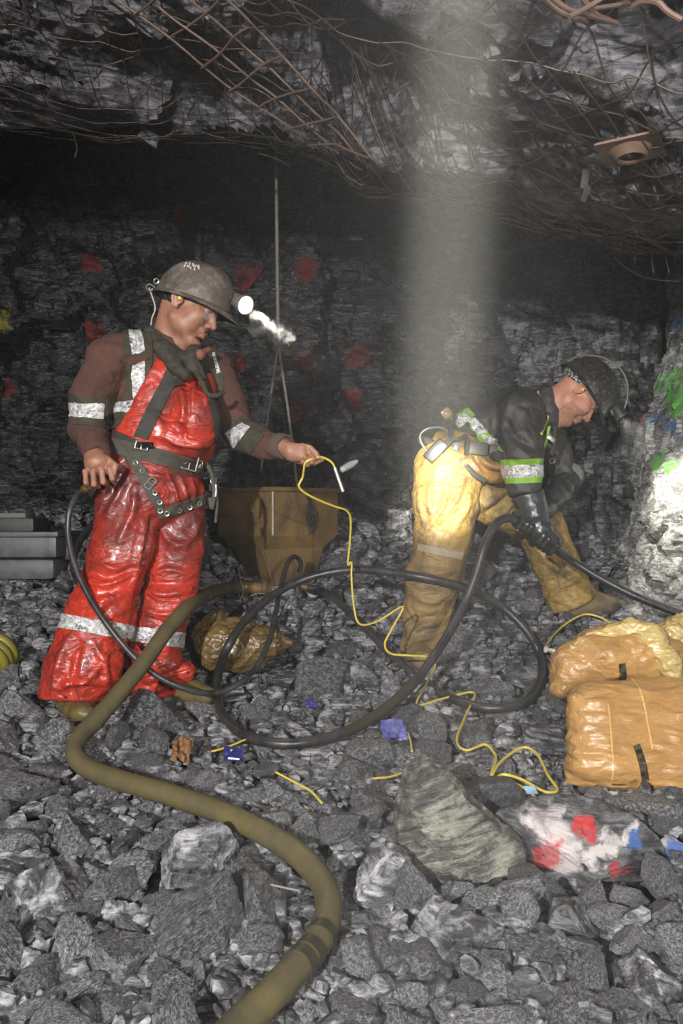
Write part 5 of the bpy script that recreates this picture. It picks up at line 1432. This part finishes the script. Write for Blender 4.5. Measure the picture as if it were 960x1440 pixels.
Sb.chain([(W(738, 585, 3.38), .06), (W(736, 680, 3.31), .045), (W(756, 738, 3.28), .032)], .02).chain([(W(770, 595, 3.74), .055), (W(797, 668, 3.72), .040), (W(786, 695, 3.63), .034), (W(762, 717, 3.5), .030), (W(742, 728, 3.42), .03)], .02)
b2 = smooth_mesh('body', Sb, 1, (), 0); del Sb
link('body', b2, skin_dirty('ruddy skin', (.50, .23, .15), (.25, .10, .07), .5), yel_)
Bb2 = bvh_of(b2)
# jacket
Sj = SDF(W(590, 720, 3.5)+[0, -.45, 0], W(830, 520, 3.6)+[0, .45, 0], .0055)
Yx = V3(0, 1, 0)
Sj.cone(W(648, 616, 3.58), W(722, 592, 3.56), .118, .142, .03, (Yx, 1.25)).cone(W(722, 592, 3.56), W(752, 588, 3.56), .142, .10, .03, (Yx, 1.4))
Sj.cone(W(752, 572, 3.56), W(774, 566, 3.56), .075, .068, .03)
Sj.chain([(W(733, 580, 3.38), .098), (W(733, 640, 3.32), .082), (W(737, 692, 3.30), .066)], .03).chain([(W(768, 598, 3.72), .085), (W(782, 640, 3.73), .065), (W(797, 676, 3.70), .060)], .03)
Sj.half(W(737, 697, 3.3), V3(.05, -.2, -1), .006, .12)
v, f = Sj.surf(); del Sj; v = relax(v, f, 2)
v = folds(v, f, .007, 6, 171, (1, 1, 1.4)); v = folds(v, f, .003, 16, 175)
v = creases(v, f, [(5, .012, [(704, 600), (716, 622), (740, 640), (757, 640)]), (5, -.011, [(708, 586), (722, 612), (752, 630)]), (4, .009, [(712, 630), (730, 644), (756, 648)]), (5, .010, [(690, 575), (694, 600), (690, 625)]), (5, .009, [(720, 560), (712, 580), (704, 600)]), (5, -.012, [(700, 590), (704, 620), (710, 650)]), (4, .009, [(640, 588), (660, 600), (690, 604)])])
j2 = mesh_from('jacket', v, f); link('jacket', j2, M_jkt, yel_); Bj2 = bvh_of(j2)
# trousers
So = SDF(W(548, 930, 3.45)+[0, -.4, 0], W(860, 580, 3.6)+[0, .45, 0], .0055)
So.cone(W(648, 632, 3.57), W(640, 655, 3.55), .135, .150, .03, (Yx, 1.15)).ell(W(690, 655, 3.46), (.115, .10, .066), None, .02)
So.chain(lg([(632, 655, 3.48, .155), (626, 709, 3.44, .138), (623, 755, 3.42, .120), (610, 812, 3.42, .117), (600, 860, 3.44, .098), (590, 918, 3.45, .086)]), .03, (X_, 1.22))
So.chain([(W(668, 690, 3.64), .118), (W(715, 716, 3.68), .105), (W(757, 738, 3.74), .112)], .02, (Yx, .9)).chain([(W(757, 738, 3.74), .112), (W(782, 792, 3.76), .106), (W(806, 848, 3.77), .118)], .02, (Yx, .9))
So.half(W(589, 914, 3.45), V3(.05, -.1, -1), .006, .2)
So.half(W(806, 848, 3.77), W(806, 848, 3.77)-W(775, 775, 3.76), .006, .24)
v, f = So.surf(); del So; v = relax(v, f, 2)
v = folds(v, f, .006, 5.5, 181, (1, 1, 1)); v = folds(v, f, .0028, 14, 185, (.8, .8, 1.3))
v = creases(v, f, [(5, .013, [(652, 672), (640, 700), (622, 730)]), (5, .011, [(660, 690), (655, 715), (640, 742)]), (5, -.010, [(646, 680), (632, 710), (618, 734)]), (5, .011, [(606, 680), (604, 705), (610, 735)]), (5, .010, [(590, 690), (594, 720), (600, 742)]), (5, .010, [(628, 690), (622, 715), (606, 738)]),
  (4, .010, [(592, 800), (612, 806), (640, 802)]), (5, .011, [(584, 836), (604, 846), (630, 836)]), (4, .011, [(574, 895), (592, 880), (612, 876)]), (4, -.010, [(578, 888), (592, 872), (618, 866)]), (4, .010, [(570, 905), (588, 900), (608, 895)]),
  (5, .013, [(680, 735), (705, 722), (725, 700)]), (5, .012, [(676, 715), (690, 705), (712, 688)]), (4, -.012, [(672, 728), (694, 716), (716, 696)]), (5, .012, [(662, 645), (680, 668), (716, 676)]), (4, .010, [(668, 640), (690, 655), (720, 658)]), (4, -.010, [(664, 642), (684, 662), (718, 668)]),
  (4, .010, [(768, 745), (776, 780), (790, 820)]), (4, .010, [(760, 780), (780, 800), (806, 802)]), (4, -.009, [(774, 750), (784, 782), (800, 815)]), (4, .010, [(772, 840), (790, 825), (816, 812)])])
t2 = mesh_from('trousers', v, f); link('trousers', t2, M_tan, yel_); Bt2 = bvh_of(t2)
def st2(name, me, mat, p, off=.003, th=.002, facing=(0, -1, 0), **k): return patch(name, me, mat, yel_, poly(*p) if isinstance(p[0], tuple) and len(p[0]) == 2 and np.isscalar(p[0][0]) else p, off, th, facing, **k)
st2('worn_band', t2, plain('worn pale band', (.35, .32, .24), .6, 0, .3, 30, (.22, .15, .06), 30, .7), [(588, 764), (652, 777), (650, 787), (587, 774)], .001, .0015, label='worn pale reflective band')
st2('waist_fold', t2, M_tan2, [(652, 636), (716, 634), (722, 676), (690, 680), (668, 662)], .002, .002, label='browner bunched waist cloth')
# tapes
st2('lime_strap', j2, M_lime, [(633, 590), (658, 574), (668, 584), (646, 603)], .003, .003, label='lime strap')
st2('lime_strap', j2, M_lime, [(650, 582), (660, 574), (684, 604), (714, 622), (712, 638), (676, 622)], .005, .003, label='lime strap')
st2('silver_strap', j2, M_tapeS, [(638, 592), (654, 581), (662, 590), (648, 600)], .009, .0015, label='silver strap')
st2('silver_strap', j2, M_tapeS, [(658, 592), (668, 588), (684, 606), (672, 612)], .010, .0015, label='silver strap')
st2('silver_strap', j2, M_tapeS, [(676, 610), (696, 616), (700, 630), (684, 624)], .010, .0015, label='silver strap')
for (y0, y1, mat, o_, lb) in ((645, 679, M_lime, .002, 'lime arm band'), (653, 671, M_tapeS, .0045, 'silver arm band')):
    patch('arm_band', j2, mat, yel_, [cpl(700, y0+2, 770, y0-1), cpl(770, y1-1, 700, y1+2), cpl(764, 630, 765, 690), (V3(0, 3.5, 0), V3(0, -1, 0))], o_, .002, None, label=lb)
def on(bv, px, py, lift, fb):
    q, n = hit(bv, px, py); return (q+n*lift if q is not None else W(px, py, fb))
MB().tube(spline([on(Bj2, a, b, .004, 3.5) for a, b in ((756, 552), (766, 566), (770, 580), (766, 596), (760, 610))], 8), .0065, 8).build('lime_piping', plain('yellow green piping', (.32, .36, .05), .6), yel_, label='yellow green piping')
# collar and chest webbing
sc = SDF(W(745, 640, 3.5)+[0, -.3, 0], W(800, 530, 3.6)+[0, .3, 0], .005)
sc.chain([(W(766, 545, 3.60), .022), (W(768, 552, 3.48), .028), (W(771, 575, 3.43), .026), (W(774, 592, 3.45), .022)], .01)
link('collar', smooth_mesh('collar', sc, 2, [(.005, 16, 91, (1, 1, 1), None)]), M_jkt, yel_)
for rows, r_, m_ in ((((768, 598, 3.42), (775, 612, 3.42), (786, 604, 3.5)), .011, M_web), (((762, 618, 3.40), (775, 628, 3.42), (788, 612, 3.5)), .010, M_web), (((772, 600, 3.41), (768, 618, 3.40), (760, 640, 3.38)), .007, M_lime), (((780, 600, 3.43), (779, 622, 3.42), (774, 640, 3.42)), .009, M_web)):
    MB().tube(path(rows, 6), r_, 8).build('chest_strap', m_, yel_)
MB().box(W(775, 617, 3.40), (.04, .014, .022), Euler((0, .7, 0)).to_matrix(), .3).build('chest_buckle', M_steel, yel_); MB().torus(W(776, 648, 3.38), (.2, 1, 0), .011, .003, 14, 6).build('carabiner', M_steel, yel_)
# tool belt
q = [on(Bj2, a, b, .012, 3.45) for a, b in ((602, 622), (622, 628), (648, 634), (676, 640), (704, 642))]
MB().tube(spline([q[0]+V3(-.02, .12, .02)]+q, 6), .020, 8).build('tool_belt', M_web, yel_)
def bx2(name, px, py, d, wd, dp, ht, rot, mat, b=.15, **k): MB().box(W(px, py, d), (wd, dp, ht), Euler(rot).to_matrix(), b).build(name, mat, yel_, **k)
bx2('radio', 613, 634, 3.37, .055, .05, .105, (0, .75, -.2), plain('black radio', (.006, .006, .006), .4, 0, .2, 20)); bx2('radio', 627, 626, 3.36, .028, .045, .075, (0, .75, -.2), M_web)
bx2('pouch', 671, 631, 3.37, .085, .05, .056, (0, .12, 0), plain('olive grey pouch', (.06, .055, .04), .5, 0, .3), .15)
bx2('pouch_strap', 656, 630, 3.362, .018, .055, .064, (0, .12, 0), M_olive, .2); bx2('pouch', 696, 633, 3.38, .06, .05, .045, (0, .12, 0), M_case2, .2)
bx2('blue_tag', 641, 629, 3.36, .020, .012, .026, (0, .3, 0), plain('blue tag', (.05, .12, .35), .4), label='small blue tag')
bx2('buckle', 647, 652, 3.36, .05, .012, .018, (0, .5, 0), M_web2); MB().tube(path([(640, 656, 3.35), (648, 648, 3.34), (655, 642, 3.34)], 5), .003, 6).build('clip_pin', M_eye, yel_, label='bright clip pin')
MB().tube(path([(604, 640, 3.38), (592, 622, 3.42), (592, 610, 3.46), (604, 602, 3.45), (622, 602, 3.42), (632, 612, 3.38), (628, 626, 3.36)], 7), .0048, 8).build('belt_cable', plain('pale grey cable', (.22, .22, .2), .45), yel_, label='pale looping cable')
bx2('tan_flap', 626, 582, 3.55, .05, .09, .05, (.1, .9, .1), M_tan2, .3)
MB().tube(path([(640, 585, 3.42), (632, 606, 3.38), (640, 618, 3.36), (656, 612, 3.37)], 6), .009, 8).tube(path([(655, 655, 3.36), (668, 668, 3.36), (682, 676, 3.37)], 6), .012, 8).build('belt_pad', M_case2, yel_)
# gloves
def glove(S2, wrist, k): pass
sg = SDF(W(705, 800, 3.3)+[0, -.2, 0], W(810, 680, 3.3)+[0, .3, 0], .0042)
sg.chain([(W(742, 697, 3.30), .070), (W(750, 722, 3.29), .058), (W(757, 742, 3.28), .046), (W(766, 758, 3.28), .046)], .015)
sg.half(W(741, 695, 3.30), W(741, 695, 3.30)-W(752, 728, 3.29), .006, .12)
hx = unit(W(800, 788, 3.36)-W(740, 741, 3.26)); pn = unit(np.cross(hx, V3(0, 1, 0))); pn = pn if pn[2] > 0 else -pn
gc = W(768, 761, 3.285)
sg.cone(gc-hx*.035+pn*.030-V3(0, .012, 0), gc+hx*.040+pn*.026-V3(0, .012, 0), .030, .026, .015)
for i in range(4):
    o_ = gc+hx*(-.036+.026*i); r_ = .0145-.0006*i
    finger(sg, [o_+pn*.032-V3(0, .022, 0), o_+pn*.006-V3(0, .042, 0), o_-pn*.026-V3(0, .030, 0), o_-pn*.034+V3(0, .000, 0)], r_, r_*.85, .004)
finger(sg, [gc+hx*.030+pn*.030+V3(0, .012, 0), gc+hx*.048+pn*.006+V3(0, .028, 0), gc+hx*.040-pn*.022+V3(0, .018, 0)], .017, .0125)
def rub(name, s_, seed):
    v, f = s_.surf(); v = relax(v, f, 1); v = folds(v, f, .004, 13, seed); return mesh_from(name, v, f)
link('glove', rub('glove', sg, 201), M_glove, yel_)
sg = SDF(W(705, 770, 3.5)+[0, -.3, 0], W(820, 655, 3.6)+[0, .3, 0], .0045)
sg.chain([(W(797, 672, 3.71), .066), (W(786, 695, 3.63), .055), (W(765, 716, 3.5), .046), (W(748, 728, 3.40), .040)], .02)
gc = W(734, 736, 3.255); hx = unit(W(752, 750, 3.28)-W(720, 730, 3.23)); pn = unit(np.cross(hx, V3(0, 1, 0))); pn = pn if pn[2] > 0 else -pn
sg.cone(gc-hx*.03+V3(0, .04, 0)+pn*.012, gc+hx*.035+V3(0, .05, 0)+pn*.012, .030, .030, .015).cone(W(748, 728, 3.40), gc+V3(0, .05, 0)+pn*.01, .04, .032, .02)
for i in range(4):
    o_ = gc+hx*(-.036+.025*i)
    finger(sg, [o_+pn*.030+V3(0, .030, 0), o_+pn*.030-V3(0, .010, 0), o_+pn*.004-V3(0, .030, 0), o_-pn*.018-V3(0, .022, 0)], .0138, .0118, .004)
finger(sg, [gc+hx*.03+V3(0, .05, 0), gc+hx*.02+V3(0, .035, 0)-pn*.025, gc+V3(0, .012, 0)-pn*.032], .0165, .012)
link('glove', rub('glove', sg, 205), M_glove, yel_)
a = W(799, 668, 3.72); b = W(788, 692, 3.64)
MB().lathe(a, unit(b-a), [(.060, -.012), (.071, -.012), (.070, .02), (.064, .03), (.060, .03)], 24).build('glove_cuff', plain('grey glove cuff', (.14, .14, .13), .5, 0, .3, 14), yel_, label='grey rolled glove cuff')
# boots
boot('boot', [(W(590, 890, 3.46), .058), (W(588, 915, 3.45), .056), (W(590, 924, 3.36), .050), (W(592, 927, 3.30), .040)], yel_, 0, W(540, 950, 3.3)+[0, -.2, 0], W(650, 860, 3.5)+[0, .2, 0], plain('tan rubber boot', (.30, .19, .05), .5, 0, .3, 9, (.10, .08, .05), 8, .7))
M_boot2 = plain('dusty tan boot', (.22, .14, .05), .6, 0, .3, 9, (.07, .065, .055), 8, 1.)
boot('boot', [(W(800, 835, 3.78), .062), (W(806, 856, 3.77), .060), (W(838, 848, 3.74), .050), (W(856, 850, 3.72), .042)], yel_, 0, W(750, 900, 3.6)+[0, -.2, 0], W(900, 800, 3.8)+[0, .2, 0], M_boot2)
MB().add(*tube(spline([W(786, 868, 3.78), W(815, 864, 3.76), W(845, 857, 3.73), W(862, 853, 3.71)], 6), .032, 14, flat=None)).build('boot_sole', plain('grey boot sole', (.06, .057, .05), .8, 0, .3), yel_)
MB().add(*tube(spline([W(587, 927, 3.46), W(590, 930, 3.36), W(592, 932, 3.28)], 6), .032, 14)).build('boot_sole', M_sole, yel_)
# head gear
M_h2 = Mat('scratched black helmet'); _p = M_h2.co(); _a = M_h2.noise(M_h2.map(_p, (1, 1.6, 1)), 75, 8, .8, .5); _v = M_h2.voro(_p, 34)
M_h2.set(color=M_h2.ramp(_a, [(.44, (.012, .012, .011)), (.56, (.03, .029, .026)), (.64, (.26, .25, .21))]), rough=.28, coat=.3, normal=M_h2.bump(_a, .25, .004)); M_h2 = M_h2.m
KF2 = head_frame(-.12, .99, .02); KC2 = W(821, 550, 3.53); k2 = 1.02
hel2 = helmet(yel_, KC2, KF2, k2, M_h2, .026)
k2p = lambda f, s_, u: KC2+k2*(f*KF2[0]+s_*KF2[1]+u*KF2[2])
LD2 = unit(W(953, 712, 3.45)-W(866, 571, 3.5)); LC2 = k2p(.178, .012, .066)
lo2 = MB().lathe(LC2-LD2*.045, LD2, [(.012, -.01), (.021, 0), (.025, .012), (.030, .034), (.032, .044), (.032, .050), (.028, .050), (.027, .044)], 24).build('cap_lamp', M_case2, hel2)
MB().lathe(LC2-LD2*.002, LD2, [(0, 0), (.0275, 0), (.0275, .003), (0, .004)], 24).build('lamp_lens', plain('lit lens cool', (1, .98, .9), .2, emit=((1, .97, .88), 14)), lo2, label='glowing lens')
MB().box(k2p(.146, 0, .058), (.03, .045, .045), KF2.T, .2).build('lamp_bracket', M_case2, lo2)
MB().tube(spline([k2p(-.150, .02, .012), k2p(-.135, .03, .070), k2p(-.08, .03, .135), k2p(.0, .03, .172), k2p(.08, .03, .160), k2p(.14, .02, .118), k2p(.165, .015, .085)], 8), .0042, 8).build('lamp_cable', plain('olive lamp cable', (.11, .105, .07), .45), hel2)
for a_ in np.linspace(.9, 2.3, 5):
    pass
bd = SDF(Hc2-.2, Hc2+.2, .004); bd.ell(hp2(-.018, 0, .045), 1.06*np.array([.104, .081, .088]), HF2, .01).half(hp2(0, 0, .012), -HF2[2]+HF2[0]*.25, .006)
M_ban = Mat('patterned headscarf'); _p = M_ban.co(); M_ban.set(color=M_ban.ramp(M_ban.noise(_p, 60, 3, .6, 2.5), [(.52, (.010, .010, .011)), (.57, (.5, .5, .5))]), rough=.8); M_ban = M_ban.m
link('headscarf', smooth_mesh('headscarf', bd, 1), M_ban, yel_, label='black headscarf with white pattern')
MB().lathe(hp2(.004, .081, .004), HF2[1], [(.007, 0), (.009, .004), (.009, .010), (.006, .014), (0, .015)], 14).build('ear_plug', plain('yellow foam plug', (.62, .45, .05), .7), yel_, label='yellow ear plug')
M_beard = Mat('stubble'); _p = M_beard.co(); M_beard.set(color=M_beard.mix(M_beard.ramp(M_beard.noise(_p, 120, 4, .7), [(.40, .15), (.7, .8)]), (.42, .20, .13), (.12, .06, .04)), rough=.8); M_beard = M_beard.m
pj = lambda f, u: (480+FPX*hp2(f, .06, u)[0]/hp2(f, .06, u)[1], 720-FPX*(hp2(f, .06, u)[2]-CAMZ)/hp2(f, .06, u)[1])
def pl_head(c, n): return (hp2(*c), n[0]*HF2[0]+n[1]*HF2[1]+n[2]*HF2[2])
patch('beard', b2, M_beard, yel_, [pl_head((.03, 0, -.050), (.35, 0, -1)), pl_head((.018, 0, -.05), (1, 0, .0)), pl_head((0, 0, -.135), (0, 0, 1))], .0015, .0015, None)
gl = MB(); gf = MB()
for q in (-1, 1):
    vv = []; ff = []
    for i in range(9):
        for j in range(7):
            a = q*(.006+.052*i/8); b = .022-.040*j/6; vv.append(hp2(.112-7.2*a*a-.004*((j-3)/3.)**2, a, b))
    for i in range(8):
        for j in range(6): ff.append((i*7+j, (i+1)*7+j, (i+1)*7+j+1, i*7+j+1))
    N_ = len(vv); gl.add(vv+[p_+HF2[0]*.002 for p_ in vv], ff+[tuple(N_+i for i in reversed(t_)) for t_ in ff])
    gf.tube([hp2(.083, q*.060, .018), hp2(.04, q*.074, .019), hp2(-.008, q*.082, .020), hp2(-.022, q*.082, .004)], .0024, 6)
gf.tube(spline([hp2(.084, -.059, .021), hp2(.108, -.025, .023), hp2(.113, 0, .021), hp2(.108, .025, .023), hp2(.084, .059, .021)], 6), .0018, 6)
go = gf.build('safety_glasses', plain('clear frame', (.30, .28, .24), .25), yel_); gl.build('lens', M_gl, go, label='clear lens')
br = MB()
for q in (-1, 1): br.tube(spline([hp2(.100, q*.014, .035), hp2(.101, q*.032, .041), hp2(.089, q*.052, .036)], 5), [.0034]*11, 6)
br.build('eyebrows', plain('brown hair', (.03, .018, .012), .7), yel_)
spot('bent_miner_beam', LC2+LD2*.012, W(957, 712, 3.45), 16, 13, 1.0, (1, .97, .86), .012)
spot('bent_miner_spill', LC2+LD2*.012, W(953, 690, 3.45), 42, 95, .8, (1, .97, .88), .012)
# ================================================================== camera, light, haze
cam = bpy.data.cameras.new('camera'); co = bpy.data.objects.new('camera', cam); COL.objects.link(co)
co.location = (0, 0, CAMZ); co.rotation_euler = (math.pi/2, 0, 0)
cam.sensor_fit = 'VERTICAL'; cam.sensor_height = 36; cam.lens = 36*FPX/1440; cam.clip_start = .02
S.camera = co
w = bpy.data.worlds.new('world'); S.world = w; w.use_nodes = True
w.node_tree.nodes['Background'].inputs[0].default_value = (.55, .6, .7, 1); w.node_tree.nodes['Background'].inputs[1].default_value = .001
S.view_settings.view_transform = 'Standard'; S.view_settings.look = 'None'; S.view_settings.exposure = .12; S.view_settings.gamma = 1
LAMP = V3(.012, -.02, CAMZ+.33)
spot('cap_lamp_beam', LAMP, W(617, 690, 3.5), 3600, 8.4, 1.0, (1, .97, .80), .012)
spot('cap_lamp_spill', LAMP, W(480, 900, 3), 25, 120, .8, (1, .97, .93), .03)
spot('fill_flood', (-1.3, -2.1, CAMZ+.9), W(400, 860, 3.0), 1150, 75, .8, (1, .97, .95), .05)  # unseen floods added behind the camera to brighten the whole heading
spot('fill_flood', (1.1, -1.9, CAMZ+.45), W(600, 820, 3.0), 430, 80, .8, (1, .97, .93), .05)
S.cycles.use_denoising = True
S.cycles.volume_bounces = 0; S.cycles.max_bounces = 5; S.cycles.diffuse_bounces = 2; S.cycles.glossy_bounces = 2; S.cycles.transparent_max_bounces = 12
S.cycles.sample_clamp_indirect = 4

# dust hanging in the air
def volume(name, density, aniso, col=(1, 1, 1), noise=None):
    m = bpy.data.materials.new(name); m.use_nodes = True; t = m.node_tree; t.nodes.remove(t.nodes['Principled BSDF'])
    v = t.nodes.new('ShaderNodeVolumeScatter'); v.inputs['Density'].default_value = density; v.inputs['Anisotropy'].default_value = aniso; v.inputs['Color'].default_value = tuple(col)+(1,)
    t.links.new(v.outputs[0], t.nodes['Material Output'].inputs['Volume'])
    if noise:
        tc = t.nodes.new('ShaderNodeTexCoord'); n = t.nodes.new('ShaderNodeTexNoise'); t.links.new(tc.outputs['Object'], n.inputs['Vector'])
        n.inputs['Scale'].default_value = noise[0]; n.inputs['Detail'].default_value = 6; n.inputs['Roughness'].default_value = .65
        r = t.nodes.new('ShaderNodeMapRange'); t.links.new(n.outputs['Fac'], r.inputs[0]); r.inputs[1].default_value = noise[1]; r.inputs[2].default_value = noise[2]; r.inputs[3].default_value = 0; r.inputs[4].default_value = density
        t.links.new(r.outputs[0], v.inputs['Density'])
    return m
hz = MB().box((-.3, 2.75, 1.75), (5.0, 4.9, 3.3), None, 0)
mh = volume('dusty air', .02, .25); t_ = mh.node_tree
def nd(t, **k):
    q = t_.nodes.new(t)
    for a, b in k.items(): setattr(q, a, b)
    return q
tc = nd('ShaderNodeTexCoord'); sx = nd('ShaderNodeSeparateXYZ'); t_.links.new(tc.outputs['Object'], sx.inputs[0])
m1 = nd('ShaderNodeMath', operation='MULTIPLY_ADD'); t_.links.new(sx.outputs[1], m1.inputs[0]); m1.inputs[1].default_value = -.14; t_.links.new(sx.outputs[0], m1.inputs[2])
m2 = nd('ShaderNodeMath', operation='ABSOLUTE'); t_.links.new(m1.outputs[0], m2.inputs[0])
m3 = nd('ShaderNodeMapRange', interpolation_type='SMOOTHERSTEP'); t_.links.new(m2.outputs[0], m3.inputs[0])
for i_, v_ in ((1, .04), (2, .34), (3, .036), (4, .0010)): m3.inputs[i_].default_value = v_
def puff(c, r, dens):
    a = nd('ShaderNodeVectorMath', operation='DISTANCE'); t_.links.new(tc.outputs['Object'], a.inputs[0]); a.inputs[1].default_value = tuple(map(float, c))
    b = nd('ShaderNodeMapRange', interpolation_type='SMOOTHERSTEP'); t_.links.new(a.outputs['Value'], b.inputs[0])
    for i_, v_ in ((1, 0), (2, r), (3, dens), (4, 0)): b.inputs[i_].default_value = v_
    return b.outputs[0]
dens = m3.outputs[0]
for c_, r_, k_ in ((W(440, 500, 3.1), .42, .03), (W(895, 605, 3.5), .3, .05)):
    q_ = nd('ShaderNodeMath', operation='ADD'); t_.links.new(dens, q_.inputs[0]); t_.links.new(puff(c_, r_, k_), q_.inputs[1]); dens = q_.outputs[0]
t_.links.new(dens, [n_ for n_ in t_.nodes if n_.type == 'VOLUME_SCATTER'][0].inputs['Density'])
link('haze', hz.mesh('haze', False), mh, None, kind='stuff', label='dust haze filling the heading, lit up along the lamp beams', category='haze')
s_ = SDF(W(330, 520, 3.0)-.2, W(440, 420, 3.0)+.2, .006)
s_.cone(W(358, 446, 2.95), W(406, 476, 3.04), .026, .026, .02).ell(W(365, 462, 2.97), (.05, .04, .03), None, .02).ell(W(392, 470, 3.0), (.05, .05, .04), None, .02)
v, f = s_.surf(); v = v+vnormals(v, f)*(.012*fbm(v*22, 4, 5))[:, None]
link('breath_mist', mesh_from('breath_mist', v, f), volume('breath', 8, .2, (1, 1, 1), (34, .47, .56)), None, kind='stuff', label='small pale cloud of breath and dust in front of the lit lamp', category='mist')
